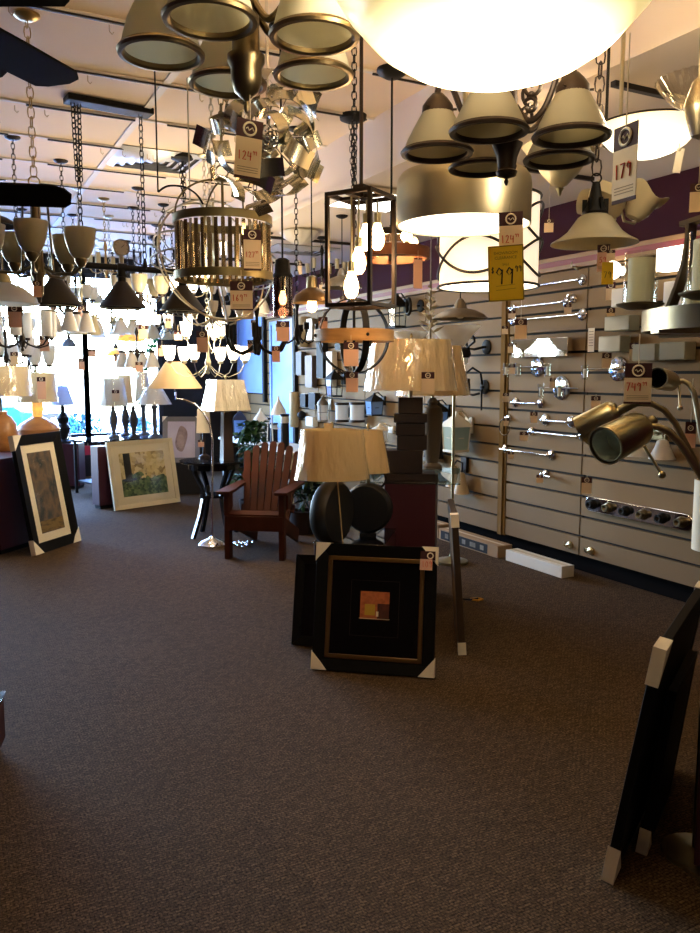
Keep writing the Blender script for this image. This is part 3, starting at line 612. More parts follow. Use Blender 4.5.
# ------------------------------------------------------------------ wire orb
c = P(214, 262, 4.35); t = thing('wire_orb_chandelier', 'large thin wire orb chandelier behind the gold mirrored drum', 'chandelier', c)
R_ = .34; m = MB()
for a, b in ((.0, .2), (1.1, .5), (2.2, -.3), (.6, 1.2), (1.7, 1.45)): m.ring((0, 0, 0), R_, .005, 48, 5, (math.cos(a)*math.cos(b), math.sin(a)*math.cos(b), math.sin(b)))
m.build('wire_ring', M_NICKEL, t)
m = MB(); m.cyl((0, 0, -.12), (0, 0, R_), .007, 8)
for k in range(4): a = k*PI/2+.5; m.tube([(0, 0, -.1), (.08*math.cos(a), .08*math.sin(a), -.13), (.13*math.cos(a), .13*math.sin(a), -.1)], .005, 6)
m.build('candle_arms', M_NICKEL, t)
for k in range(4): a = k*PI/2+.5; MB().lathe([(0, -.1), (.02, -.1), (.036, -.06), (.04, -.02), (.034, -.02), (0, -.07)], 14, (.13*math.cos(a), .13*math.sin(a), 0)).build('cup', M_LIT if k in (1, 2) else M_WHITEG, t)
hang(t, R_, 'chain', M_NICKEL, .003, (.06, .03))
# ------------------------------------------------------------------ island pendant with gauge
A, B = P(55, 261.5, 4.85), P(182, 273.5, 5.3); c = (A+B)/2; dv = B-A; hl = dv.xy.length/2
t = thing('gauge_island_pendant', 'black pipe island pendant with three cone shades and a round pressure gauge', 'pendant light', c, math.atan2(dv.y, dv.x))
M_IRON = mat('iron_shade', C(54, 48, 42), .5, .4)
m = MB(); m.cyl((-hl-.03, 0, 0), (hl+.03, 0, 0), .02, 14)
for x in (-hl, 0, hl): m.cyl((x-.03, 0, 0), (x+.03, 0, 0), .028, 14)
for x in (-hl*.6, hl*.38): m.cyl((x, 0, 0), (x, 0, .07), .022, 10, .008)
m.build('pipe', M_BLACK, t)
s0 = None
for x in (-hl, 0, hl):
    if s0 is None:
        s0 = MB().shell([(.15, -.255), (.148, -.245), (.04, -.10), (.034, -.09)], .004, 36).build('cone_shade', M_IRON, t); s0.location = (x, 0, 0)
        n0 = MB(); n0.cyl((0, 0, -.11), (0, 0, 0), .026, 14); n0.cyl((0, 0, -.06), (0, 0, -.045), .036, 14); n0 = n0.build('neck', M_BLACK, s0)
        g0 = MB(); g0.ring((0, 0, -.262), .11, .003, 24, 5)
        for q in range(4): g0.tube([(.11*math.cos(q*.785)*math.cos(u), .11*math.sin(q*.785)*math.cos(u), -.262-.03*math.sin(u)) for u in [PI*v/8 for v in range(9)]], .0022, 4)
        g0 = g0.build('wire_guard', M_NICKEL, s0); b0 = MB().lathe([(0, -.13), (.015, -.14), (.03, -.19), (.022, -.215), (0, -.225)], 14).build('bulb', M_WHITE, s0)
    else:
        o = inst(s0, t, (x, 0, 0)); inst(n0, o); inst(g0, o); inst(b0, o)
ga = MB(); ga.k = 0; R = Matrix.Rotation(PI/2, 3, 'X'); zc = .125
ga.lathe([(0, -.02), (.052, -.02), (.054, .0), (.054, .018), (.046, .02), (.046, .012), (0, .012)], 32, (0, 0, zc), 1, R); ga.cyl((0, 0, .02), (0, 0, .075), .012, 10)
g = ga.build('gauge', M_GALV, t); d_ = MB().lathe([(0, .013), (.044, .013), (.044, .0135), (0, .0135)], 28, (0, 0, zc), 1, R).build('gauge_dial', mat('dial_grey', C(168, 160, 148), .6), g)
nd = MB(); nd.beam((0, -.0145, zc), (.02, -.0145, zc+.02), .001, .003)
for k in range(9): a = PI*1.25-k*PI*1.5/8; nd.beam((.034*math.cos(a), -.0143, zc+.034*math.sin(a)), (.041*math.cos(a), -.0143, zc+.041*math.sin(a)), .001, .002)
nd.build('needle', M_INK, g)
top = Z1-c.z
for x in (-hl*.6, hl*.38): MB().chain((x, 0, .07), (x, 0, top-.02), .05, .013, .0035).build('chain', M_BLACK, t)
m = MB(); m.chain((-hl*.6-.02, .01, top-.03), (-hl*.6-.01, 0, top-.5), .04, .013, .0035); m.chain((-hl*.6+.02, .01, top-.03), (-hl*.6+.012, 0, top-.5), .04, .013, .0035); m.build('spare_chain', M_BLACK, t)
m = MB(); m.box(-hl*.1, 0, top-.02, hl*1.3, .13, .038); m.build('canopy', M_BLACK, t, .006)
# ------------------------------------------------------------------ box lantern with edison bulbs
c = P(361, 308, 3.3); t = thing('box_lantern_pendant', 'open black box lantern pendant with glowing filament bulbs', 'pendant light', c, face(c)+math.radians(-31+90))
s, h, w = .101, .46, .016; m = MB()
for x in (-s, s):
    for y in (-s, s): m.box(x, y, h/2, w, w, h)
m.build('post', M_BRONZE, t, .001)
for zz, nm in ((w/2, 'lower_frame'), (h-w/2, 'upper_frame')):
    m = MB()
    for q in (-s, s): m.box(q, 0, zz, w, 2*s+w, w); m.box(0, q, zz, 2*s+w, w, w)
    m.build(nm, M_BRONZE, t, .001)
m = MB(); m.box(0, 0, h-.012, 2*s, .03, .012); m.box(0, 0, h-.012, .03, 2*s, .012); m.box(0, 0, h+.01, .05, .05, .05); m.build('cross_bar', M_BRONZE, t)
for (vx, vy, bz) in ((-.040, -.03, .085), (-.010, -.01, .185), (.022, .02, .285), (.068, .04, .29)):
    ba = math.radians(-59); bx, by = vx*math.cos(ba)-vy*math.sin(ba), vx*math.sin(ba)+vy*math.cos(ba)
    so = MB(); so.cyl((bx, by, bz+.06), (bx, by, bz+.10), .016, 14); so.cyl((bx, by, bz+.10), (bx, by, h-.015), .004, 8); so = so.build('lamp_holder', M_BRASS, t)
    MB().lathe([(0, bz-.05), (.014, bz-.047), (.026, bz-.03), (.031, bz-.005), (.028, bz+.02), (.018, bz+.045), (.013, bz+.062), (0, bz+.062)], 18, (bx, by, 0)).build('bulb', M_BULB, so)
hang(t, h, 'rod', M_BRONZE, .008, (.07, .03)); light('lantern_bulb', c+Vector((0, 0, .2)), 8, (1, .62, .3), .05)
# ------------------------------------------------------------------ wooden hoop orb
c = P(354, 336, 3.75); t = thing('wood_hoop_orb_chandelier', 'round light oak hoop crossed by black metal straps below the box lantern', 'chandelier', c)
MB().band((0, 0, 0), .19, .055, .02, 48).build('wooden_hoop', M_OAK, t)
for a in (.35, 1.9):
    m = MB(); rr = .172; n_ = 40; d = Vector((math.cos(a), math.sin(a), 0)); y_ = Vector((-math.sin(a), math.cos(a), 0)); vs = []
    for i in range(n_):
        th = 2*PI*i/n_; o = d*math.cos(th)+Vector((0, 0, math.sin(th)))
        for q in (-.016, .016):
            for r_ in (rr, rr+.005): vs.append(o*r_+y_*q)
    fs = []
    for i in range(n_):
        o, p_ = i*4, ((i+1) % n_)*4; fs += [(o, p_, p_+2, o+2), (o+1, o+3, p_+3, p_+1), (o, o+1, p_+1, p_), (o+2, p_+2, p_+3, o+3)]
    m.add(vs, fs); m.build('metal_strap', M_BLACK, t)
m = MB()
for a in (0.35, 1.9, .35+PI, 1.9+PI): m.ball((.192*math.cos(a), .192*math.sin(a), 0), .008, 8)
m.build('rivet', M_BLACK, t); m = MB(); m.cyl((0, 0, -.17), (0, 0, .18), .007, 8)
for k in range(3): a = k*2.09; m.tube([(0, 0, -.05), (.05*math.cos(a), .05*math.sin(a), -.07), (.08*math.cos(a), .08*math.sin(a), -.04), (.08*math.cos(a), .08*math.sin(a), .03)], .006, 6)
m.build('candle_arms', M_BLACK, t); hang(t, .18, 'chain', M_BLACK, .003, (.06, .03))
mini_tag('price tag in front of the oak hoop with the black straps', 351, 342, 3.5, 15, 24, .03, .1, M_PINK)
mini_tag('smaller price tag dangling under the oak hoop chandelier', 352, 372, 3.55, 12, 20, .05, 0, M_PINK)
# ------------------------------------------------------------------ wooden ring chandelier with bare bulbs
c = P(391, 254, 4.5); t = thing('wood_ring_chandelier', 'reddish wooden ring chandelier with glowing bare bulbs behind the nickel drum', 'chandelier', c)
M_REDW = mat('reddish_wood', C(150, 92, 56), .5, var=(7, C(112, 64, 38), .3, .7))
MB().band((0, 0, 0), .22, .06, .018, 48).build('wooden_ring', M_REDW, t)
MB().lathe([(0, .14), (.09, .135), (.13, .10), (.135, .09), (.128, .09), (.08, .12), (0, .13)], 32).build('metal_dome', M_BRONZE, t)
m = MB(); m.box(0, 0, .0, .40, .03, .02); m.box(0, 0, .0, .03, .40, .02); m.cyl((0, 0, 0), (0, 0, .16), .01, 8); m.build('cross_bar', M_BRONZE, t)
for k in range(4):
    a = k*PI/2+.6; x, y = .15*math.cos(a), .15*math.sin(a); so = MB().cyl((x, y, .0), (x, y, .05), .015, 12).build('lamp_holder', M_BRASS, t)
    MB().ball((x, y, .078), .032, 14).build('bulb', M_BULB, so)
hang(t, .16, 'rod', M_BLACK, .006, (.085, .05)); light('ring_bulb', c+Vector((0, 0, .08)), 12, (1, .62, .3), .05)
mini_tag('tall pale price tag hanging from the reddish wooden ring chandelier', 418, 258, 4.25, 9, 30, .04, .2, M_PINK, header=.05)
# ------------------------------------------------------------------ single pendants in the middle
c = P(283, 317, 4.0); t = thing('glass_cylinder_pendant', 'smoked glass cylinder pendant with one glowing filament bulb', 'pendant light', c)
MB().shell([(.05, 0), (.05, .2)], .003, 32).build('glass_cylinder', M_SMOKE, t)
MB().lathe([(.052, .195), (.052, .205), (.04, .22), (.036, .28), (.02, .29), (0, .29)], 24).build('cap', M_BLACK, t)
so = MB().cyl((0, 0, .13), (0, 0, .2), .014, 12).build('lamp_holder', M_BLACK, t); MB().lathe([(0, .06), (.012, .063), (.02, .08), (.02, .095), (.012, .12), (.01, .13), (0, .13)], 14).build('bulb', M_BULB, so)
hang(t, .29, 'rod', M_BLACK, .005, (.055, .03)); light('cylinder_bulb', c+Vector((0, 0, .03)), 1.5, (1, .62, .3), .03)
mini_tag('price tag below the smoked glass cylinder pendant', 283, 321, 3.95, 13, 20, .03, .1, M_PINK)
mini_tag('smaller price tag lower down below the smoked glass cylinder', 276, 346, 4.3, 8, 16, .06, 0, M_PINK)
c = P(312, 303, 4.7); t = thing('copper_dome_pendant', 'small bronze dome pendant with a glowing bulb right of the glass cylinder', 'pendant light', c)
MB().shell([(.12, 0), (.118, .01), (.10, .045), (.05, .08), (.03, .09)], .003, 32).build('dome', mat('bronze_dome', C(122, 98, 68), .45, .7), t)
MB().lathe([(.034, .085), (.03, .15), (.012, .16), (0, .16)], 16).build('cap', M_BRASS, t); MB().lathe([(0, -.055), (.02, -.05), (.03, -.025), (.026, .01), (.014, .05), (0, .06)], 14).build('bulb', M_BULB, t)
hang(t, .16, 'rod', M_BLACK, .004, (.05, .03))
mini_tag('pale orange tag beside the bronze dome pendant', 323, 317, 4.6, 9, 14, .05, 0, M_PINK)
c = P(300, 232, 7.2); t = thing('scalloped_ceiling_light', 'white scalloped glass ceiling light on the low far ceiling', 'ceiling light', c)
m = MB(); m.shell([(.004, -.11), (.07, -.10), (.14, -.06), (.18, -.01), (.17, .0)], .004, 48)
for v in m.v: a = math.atan2(v.y, v.x); f = 1+.05*math.cos(12*a); v.x *= f; v.y *= f
m.build('bowl', M_WHITEG, t); hang(t, -.05, 'rod', M_NICKEL, .012, (.14, .03))
p = PZ(365, 196, Z2); t = thing('ceiling_panel_light', 'bright rectangular ceiling panel light glimpsed behind the box lantern', 'ceiling light', (max(p.x, 2.95), p.y, Z2-.02), 0)
MB().box(0, 0, .0, .56, .6, .03).build('frame', M_WHITE, t); MB().box(0, 0, -.016, .5, .54, .004).build('diffuser', mat('panel_diffuser', C(255, 250, 240), .6, emit=4, ecol=(1, .95, .86, 1)), t)
# ------------------------------------------------------------------ canopies with bundled chain
for i, (px, py, ln, lb) in enumerate(((182, 155, .42, 'black ceiling canopy with a bundled chain beside the square air vent'), (353, 115, .55, 'black ceiling canopy with a tangled chain at the edge of the high ceiling'), (155, 237, .5, 'small dark ceiling canopy with a hooked chain in front of the window top'))):
    p = PZ(px, py, Z1); t = thing('chain_canopy', lb, 'ceiling canopy', p, None, 'empty ceiling canopies')
    MB().lathe([(0, -.05), (.05, -.045), (.085, -.03), (.09, -.001), (0, -.001)], 24).build('canopy', M_BLACK, t)
    m = MB(); m.chain((0, 0, -.045), (.004, 0, -ln), .045, .013, .003); m.chain((.018, 0, -.05), (.008, .01, -ln*.95), .045, .013, .003); m.chain((-.015, .01, -.05), (-.004, -.01, -ln*.7), .045, .013, .003); m.build('chain', M_BLACK, t)
# ------------------------------------------------------------------ cream glass chandelier at left
c = P(38, 270, 3.85); t = thing('cream_cup_chandelier', 'brushed nickel chandelier with five upturned cream glass cups at left', 'chandelier', c)
s0 = None; R_ = .215
for k in range(5):
    a = math.radians(186)+k*2*PI/5; x, y = R_*math.sin(a), R_*math.cos(a)
    if s0 is None:
        s0 = MB().shell([(.022, .05), (.036, .055), (.054, .082), (.066, .12), (.073, .16), (.076, .195)], .004, 32).build('cup_shade', M_CREAM, t); s0.location = (x, y, 0)
        h0 = MB().lathe([(0, .01), (.014, .012), (.03, .04), (.03, .055), (0, .055)], 18).build('cup_holder', M_PEWTER, s0)
        m = MB(); m.tube([(.02, 0, .02), (R_*.4, 0, -.02), (R_*.8, 0, -.02), (R_, 0, .015)], .008, 8); a0 = m.build('arm', M_PEWTER, t); a0.rotation_euler = (0, 0, PI/2-a)
    else:
        o = inst(s0, t, (x, y, 0)); inst(h0, o); inst(a0, t, (0, 0, 0), (0, 0, PI/2-a))
m = MB(); m.lathe([(0, -.16), (.008, -.155), (.012, -.13), (.022, -.12), (.024, -.04), (.034, -.02), (.034, .03), (.02, .05), (.018, .36), (.05, .372), (.05, .38), (0, .39)], 20)
for k in range(4): a = k*PI/2+.3; m.cyl((.075*math.cos(a), .075*math.sin(a), -.02), (.055*math.cos(a), .055*math.sin(a), .38), .0055, 6)
m.ring((0, 0, .375), .06, .008, 20, 6); m.build('stem', M_PEWTER, t); MB().ring((0, 0, .415), .025, .004, 16, 6, (0, 1, 0)).build('loop', M_GOLD, t); hang(t, .44, 'chain', M_GOLD, .003, (.06, .03), L=.055)
mini_tag('orange toned price tag under the cream cup chandelier', 37, 281, 3.8, 8, 16, .03, 0, M_PINK)
# ------------------------------------------------------------------ smaller chandeliers toward the window
def minichand(label, px, py, d, R, n, ph, up, sr, sh, glass, metal, kind='chain', stem=.25, droop=.06, lit=0, group='small chandeliers hanging toward the window', candle=False, arm_r=.006, two=False, name='small_chandelier'):
    c = P(px, py, d); t = thing(name, label, 'chandelier', c, None, group); s0 = None
    tiers = [(n, R, 0)]+([(max(3, n//2), R*.55, sh*1.5)] if two else [])
    for (nn, RR, dz) in tiers:
        a0 = None
        for k in range(nn):
            a = math.radians(ph)+k*2*PI/nn; x, y = RR*math.sin(a), RR*math.cos(a)
            if s0 is None:
                if candle: m = MB(); m.cyl((0, 0, .01), (0, 0, sh), sr, 10)
                elif up: m = MB(); m.shell([(sr*.35, .01), (sr*.7, sh*.2), (sr*.95, sh*.6), (sr, sh)], .003, 16)
                else: m = MB(); m.shell([(sr, -sh), (sr*.92, -sh*.85), (sr*.62, -sh*.35), (sr*.3, -.005)], .003, 16)
                s0 = m.build('candle' if candle else 'shade', glass, t); q = s0
                m = MB(); m.lathe([(0, -.012), (sr*.45, -.008), (sr*.5, .012), (0, .014)], 10); h0 = m.build('holder', metal, s0)
            else: q = inst(s0, t); inst(h0, q)
            q.location = (x, y, dz)
            if a0 is None:
                m = MB()
                if up or candle: m.tube([(0, 0, dz-.01), (RR*.25, 0, dz-droop*.7), (RR*.55, 0, dz-droop), (RR*.85, 0, dz-droop*.7), (RR, 0, dz-.008)], arm_r, 6)
                else: m.tube([(0, 0, dz-.05), (RR*.3, 0, dz+.0), (RR*.6, 0, dz+droop), (RR*.88, 0, dz+droop), (RR, 0, dz+.01)], arm_r, 6)
                a0 = m.build('arm', metal, t); b = a0
            else: b = inst(a0, t)
            b.rotation_euler = (0, 0, PI/2-a)
    m = MB(); m.lathe([(0, -.1), (.012, -.09), (.008, -.07), (.022, -.04), (.024, .0), (.012, .04), (.009, stem*.6), (.02, stem*.8), (.008, stem), (0, stem)], 12); m.build('stem', metal, t)
    hang(t, stem, kind, metal, .003, (.055, .025), L=.045)
    return t
minichand('lit nickel chandelier with glowing upturned cups behind the wrapped square lamp', 208, 362, 6.3, .30, 6, 20, 1, .048, .125, M_LIT, M_NICKEL, droop=.12, two=True, name='lit_cup_chandelier', arm_r=.0035)
light('cup_chandelier_bulb', P(208, 352, 6.3)+Vector((0, 0, .2)), 42, (1, .79, .5), .2)
minichand('black chandelier with pale cylinder candles under the white dome pendant', 22, 338, 5.8, .22, 6, 10, 1, .04, .2, M_WHITEG, M_BRONZE, candle=True, droop=.07)
minichand('dark scrolled chandelier with small bell shades left of the window bar', 67, 312, 6.4, .15, 5, 30, 0, .07, .16, M_WHITEG, M_BRONZE, droop=.06)
minichand('white cup chandelier with a dark frame right of the pressure gauge', 141, 296, 7.3, .2, 5, 40, 1, .075, .17, M_CREAM, M_BRONZE, droop=.07)
minichand('pale bell chandelier low in the window under the pressure gauge', 112, 320, 8.6, .22, 5, 12, 0, .09, .15, M_WHITEG, M_NICKEL, droop=.06)
minichand('brass candle chandelier on long chains left of the pressure gauge', 106, 268, 7.7, .16, 4, 25, 1, .022, .13, M_CREAM, M_GOLD, candle=True, droop=.05)
minichand('thin black candle chandelier in front of the blue window top', 157, 262, 9.0, .26, 6, 15, 1, .012, .12, M_BLACK, M_BLACK, candle=True, droop=.05, arm_r=.008)
minichand('chandelier of glowing cups above the tan cone lamp shade', 174, 326, 9.2, .2, 5, 55, 1, .055, .12, M_LIT, M_BRONZE, droop=.08)
minichand('black iron chandelier with bare arms in front of the blue panels', 257, 340, 5.2, .21, 6, 5, 1, .014, .1, M_BLACK, M_BLACK, candle=True, droop=.09, arm_r=.011)
minichand('bronze chandelier with cream cups at the far left edge above the lamp shades', 6, 356, 7.4, .22, 5, 60, 1, .075, .18, M_WHITEG, M_BRONZE, droop=.08)
minichand('dark chandelier with white cups hanging low over the wide shades', 29, 366, 8.3, .2, 5, 20, 1, .07, .22, M_WHITEG, M_BRONZE, droop=.08)
minichand('small nickel chandelier with bell shades beside the dark window bar', 82, 316, 7.3, .11, 3, 70, 0, .065, .17, M_CREAM, M_NICKEL, droop=.05)
minichand('nickel chandelier with small clear cups under the gold mirrored drum', 212, 316, 5.75, .2, 5, 33, 1, .035, .09, M_WHITEG, M_NICKEL, droop=.07)
minichand('black curled chandelier with candle cups right of the glass cylinder', 297, 332, 5.6, .15, 5, 10, 1, .02, .06, M_BLACK, M_BLACK, candle=True, droop=.08, arm_r=.006)
minichand('bronze cup chandelier hanging at the left end of the pipe pendant', 76, 300, 8.5, .18, 5, 0, 1, .06, .15, M_WHITEG, M_BRONZE, droop=.06)
minichand('pale glass chandelier at the right end of the window', 155, 326, 10.6, .2, 5, 44, 0, .1, .17, M_CREAM, M_NICKEL, droop=.06)
light('cup_chandelier_bulb', P(178, 322, 6.9)+Vector((0, 0, .1)), 30, (1, .79, .5), .15)
def dome_pendant(label, px, py, d, r, h, mt, metal, kind='rod', cap=M_BRASS, lit=0, group=None, name='dome_pendant'):
    c = P(px, py, d); t = thing(name, label, 'pendant light', c, None, group)
    MB().shell([(r, 0), (r*.99, h*.08), (r*.85, h*.4), (r*.55, h*.78), (r*.2, h)], .004, 36).build('dome', mt, t)
    MB().lathe([(r*.24, h*.94), (r*.2, h+.03), (r*.1, h+.06), (0, h+.065)], 16).build('cap', cap, t)
    MB().ball((0, 0, h*.4), .03, 12).build('bulb', M_BULBW if lit else M_WHITE, t); hang(t, h+.06, kind, metal, .004, (.05, .025)); return t
dome_pendant('white glass dome pendant with a brass cap at the left edge', 4, 304, 4.3, .185, .115, M_WHITEG, M_BRASS)
dome_pendant('dark metal dome pendant at the left edge under the low fan blade', -6, 226, 4.4, .13, .06, M_IRON, M_BLACK, cap=M_BLACK)
M_TIFF = mat('stained_glass', C(236, 170, 40), .3, emit=.6, ecol=(1, .6, .15, 1), var=(14, C(200, 60, 30), .45, .6))
dome_pendant('amber stained glass dome pendant in the window, upper of the two', 130, 341, 10.2, .19, .13, M_TIFF, M_BRONZE, 'chain', M_BRONZE, 0, 'stained glass pendants in the window')
dome_pendant('smaller amber stained glass dome pendant below the larger one', 116, 356, 11.2, .17, .11, M_TIFF, M_BRONZE, 'chain', M_BRONZE, 0, 'stained glass pendants in the window')
dome_pendant('small blue grey cone pendant hanging in the bright window', 69, 347, 9.8, .09, .11, mat('blue_grey_shade', C(96, 108, 124), .6), M_BLACK, 'rod', M_BLACK)
dome_pendant('galvanised barn dome pendant below the banded white drum', 460, 319, 5.35, .19, .072, M_GALV, M_BLACK, 'rod', M_GALV)
# leafy carved finial tree
c = P(430, 338, 5.95); t = thing('carved_leaf_pendant', 'pale carved leaf spire pendant hanging left of the banded drum', 'pendant light', c)
for k in range(26):
    z = .03+k*.014; rr = .085*(1-k/27)+.012; a = k*2.4; m = MB(); R = Matrix.Rotation(a, 3, 'Z') @ Matrix.Rotation(-.6, 3, 'Y')
    L_ = rr*1.25; m.add([R @ Vector(v)+Vector((0, 0, z)) for v in ((0, 0, 0), (L_*.5, -L_*.22, .006), (L_, 0, -.012), (L_*.5, L_*.22, .006), (L_*.5, 0, -.016))], [(0, 1, 4), (1, 2, 4), (2, 3, 4), (3, 0, 4), (0, 3, 2, 1)]); m.build('leaf', mat('carved_resin', C(172, 160, 132), .7), t)
MB().cyl((0, 0, -.02), (0, 0, .42), .009, 8).build('stem', M_GALV, t); hang(t, .4, 'rod', M_GALV, .004, (.05, .025))
# tags over the left half
for lb, px, py, d, w, h in (('price tag in front of the pale cylinder candle chandelier', 14, 305, 5.5, 13, 22), ('orange price tag under the scrolled bell chandelier at left', 44, 335, 6.0, 9, 16), ('orange price tag on the bell shade beside the window bar', 82, 305, 6.9, 9, 16), ('price tag low in the window at far left above the wide shades', 14, 352, 7.0, 7, 13),
    ('small tag hanging beside the dark window bar', 81, 358, 9.0, 6, 12), ('tag hanging under the stained glass pendants at left', 92, 349, 8.8, 7, 8), ('tag hanging under the smaller stained glass pendant', 117, 354, 8.6, 6, 8), ('tag with dark header above the green vine', 143, 325, 6.9, 9, 14), ('tag beside the green vine near the lit cups', 162, 345, 7.0, 7, 11),
    ('large pink tag in front of the glowing cup chandelier', 202, 331, 5.8, 11, 21), ('tag below the 169 tag in front of the blue panel', 248, 306, 5.2, 10, 13), ('pale tag hanging on the black iron chandelier', 254, 320, 5.7, 6, 10), ('narrow tag in front of the blue panel beside the lit cup', 251, 340, 5.7, 7, 13), ('tag on the edge of the tan cone lamp shade', 201, 440, 6.5, 6, 7),
    ('cream tag with fringe above the glowing tan cone shade', 178, 332, 6.4, 8, 8), ('tag in the window behind the small white shade lamp', 134, 355, 9.2, 5, 14)):
    mini_tag(lb, px, py, d, w, h, .06, 0, M_PINK if (px+py) % 2 else M_CARD)
# ------------------------------------------------------------------ further fixtures crowding the window end
minichand('brass chandelier with cream cups high in the window left of the cone pendant', 50, 288, 9.6, .19, 5, 24, 1, .06, .16, M_CREAM, M_BRASS, droop=.06)
minichand('black candle chandelier hanging between the pressure gauge and the gold drum', 166, 306, 8.0, .19, 6, 8, 1, .012, .11, M_CARDW, M_BLACK, candle=True, droop=.06)
minichand('tall narrow chandelier of white cups just left of the gold drum', 160, 286, 10.3, .2, 5, 36, 1, .07, .19, M_WHITEG, M_BRONZE, droop=.06)
minichand('white bell chandelier hanging low beside the green vine', 137, 352, 8.2, .16, 4, 20, 0, .075, .16, M_WHITEG, M_BRONZE, droop=.05)
minichand('small glowing cup chandelier at the left window edge over the jar lamp', 14, 330, 9.6, .2, 5, 12, 1, .06, .15, M_WHITEG, M_NICKEL, droop=.05)
minichand('iron chandelier with pale bells behind the smoked glass cylinder', 268, 300, 7.4, .2, 5, 50, 0, .07, .14, M_WHITEG, M_BLACK, droop=.06)
minichand('dark candle chandelier on the low ceiling behind the bronze dome pendant', 322, 272, 7.6, .22, 6, 20, 1, .02, .1, M_CREAM, M_BLACK, candle=True, droop=.06)
minichand('small black chandelier beside the dark corner of the window wall', 232, 296, 9.0, .22, 5, 44, 1, .05, .13, M_WHITEG, M_BLACK, droop=.06)
minichand('nickel cup chandelier behind the black candle chandelier at mid left', 188, 292, 9.6, .2, 5, 18, 1, .06, .15, M_LIT, M_NICKEL, droop=.06)
dome_pendant('small white bell pendant in the window beside the stained glass', 98, 338, 10.6, .11, .14, M_WHITEG, M_NICKEL, 'rod', M_NICKEL)
dome_pendant('tiny clear toned bell pendant high in the window near the dark bar', 97, 303, 10.0, .10, .12, M_CREAM, M_NICKEL, 'rod', M_NICKEL)
dome_pendant('grey metal dome pendant behind the wooden ring chandelier', 342, 288, 6.6, .17, .10, M_GALV, M_BLACK, 'rod', M_GALV)
dome_pendant('black metal dome pendant on a chain left of the bronze dome pendant', 330, 262, 9.4, .2, .10, M_IRON, M_BLACK, 'chain', M_BLACK)
for i, (lb, pts) in enumerate((('thin black swag cable looping beside the gold mirrored drum', ((158, 192, 3.84), (168, 186, 3.84), (184, 187, 3.84), (196, 194, 3.84), (203, 204, 3.84))), ('pale swag cable looping down left of the gold mirrored drum', ((190, 204, 4.6), (172, 208, 4.7), (160, 220, 4.8), (160, 236, 4.8), (170, 250, 4.75))))):
    W_ = [P(*p) for p in pts]; o = W_[0].copy(); t = thing('hanging_cable', lb, 'cable', o, 0); up_ = Vector((0, 0, ceil_z(o.x)-o.z))
    from mathutils.geometry import interpolate_bezier as ib
    q = [w-o for w in W_]; sm = []
    for k in range(len(q)-1):
        p0, p3 = q[max(k-1, 0)], q[min(k+2, len(q)-1)]; sm += ib(q[k], q[k]+(q[k+1]-p0)/6, q[k+1]-(p3-q[k])/6, q[k+1], 6)[:-1]
    MB().tube(sm+[q[-1]], .005, 6).build('cable', M_BLACK if i == 0 else M_NICKEL, t); MB().tube([up_, up_*.5, Vector((0, 0, 0))], .004, 6).build('drop_wire', M_BLACK if i == 0 else M_NICKEL, t)
for lb, px, py, d, w, h in (('tag hanging under the brass cup chandelier high in the window', 53, 300, 8.8, 6, 10), ('tag in front of the white bell chandelier by the vine', 139, 362, 8.0, 7, 10), ('tag on the black candle chandelier left of the gold drum', 168, 318, 7.7, 6, 10), ('tag below the dark candle chandelier on the low ceiling', 322, 282, 7.2, 6, 9), ('pale tag under the white scalloped ceiling light', 300, 262, 7.0, 4, 12), ('tag below the grey dome pendant behind the ring chandelier', 343, 296, 6.4, 6, 10)):
    mini_tag(lb, px, py, d, w, h, .05, 0, M_PINK if (px+py) % 2 else M_CARD)
# ------------------------------------------------------------------ things mounted on the slat wall (local x: rightwards along the wall, -y: out into the room)
def wall_thing(name, label, cat, px, py, group=None, X=XW): return thing(name, label, cat, PX(px, py, X), -PI/2, group)
def rosette(m, x, z, r, out=.05): m.lathe([(0, -.001), (r, -.001), (r, .010), (r*.8, .016), (r*.2, .02), (.008, out), (.011, out+.004), (0, out+.008)], 24, (x, 0, z), 1, Matrix.Rotation(PI/2, 3, 'X'))
def rail(label, a, b, r=.03, both=(1, 1), mt=M_CHROME, name='towel_rail'):
    A, B = PX(a[0], a[1], XW-.05), PX(b[0], b[1], XW-.05); zc = (A.z+B.z)/2; r *= 1.3; c = Vector((XW, (A.y+B.y)/2, zc)); hl = abs(A.y-B.y)/2
    t = thing(name, label, 'towel rail', c, -PI/2, 'chrome towel rails on the slat wall'); MB().cyl((-hl, -.052, 0), (hl, -.052, 0), .009, 12).build('bar', mt, t)
    for s, q in zip((-1, 1), both):
        if q: m = MB(); rosette(m, s*hl, 0, r); m.build('bracket', mt, t)
    return t
rail('highest chrome towel rail on the slat wall, half hidden by the banded drum', (515, 290), (578, 278))
rail('second chrome towel rail from the top on the slat wall', (508, 309), (562, 301), .03)
rail('third chrome towel rail, round discs at both ends, above the mirrored wall light', (509, 321), (578, 314), .034)
rail('short chrome rail with two posts left of the pharmacy lamp shade', (541, 420), (567, 422), .035)
rail('chrome towel rail just left of the brass pharmacy lamp shades', (527, 431), (577, 437), .026)
rail('slim chrome towel rail low beside the brown upright post', (500, 449), (547, 455), .03)
rail('very short chrome rail right of the brown upright post', (511, 402), (536, 404), .03)
def robe_hook(label, px, py, mt, r=.025):
    t = wall_thing('wall_mounted_hook', label, 'hook', px, py, 'hooks on the slat wall'); m = MB(); rosette(m, 0, 0, r, .03); m.build('backplate', mt, t)
    MB().tube([(0, -.035, 0), (0, -.055, -.005), (0, -.065, .012), (0, -.06, .03)], .006, 7).build('hook', mt, t)
robe_hook('chrome robe hook at the right end of the second towel rail', 574, 299, M_CHROME, .034)
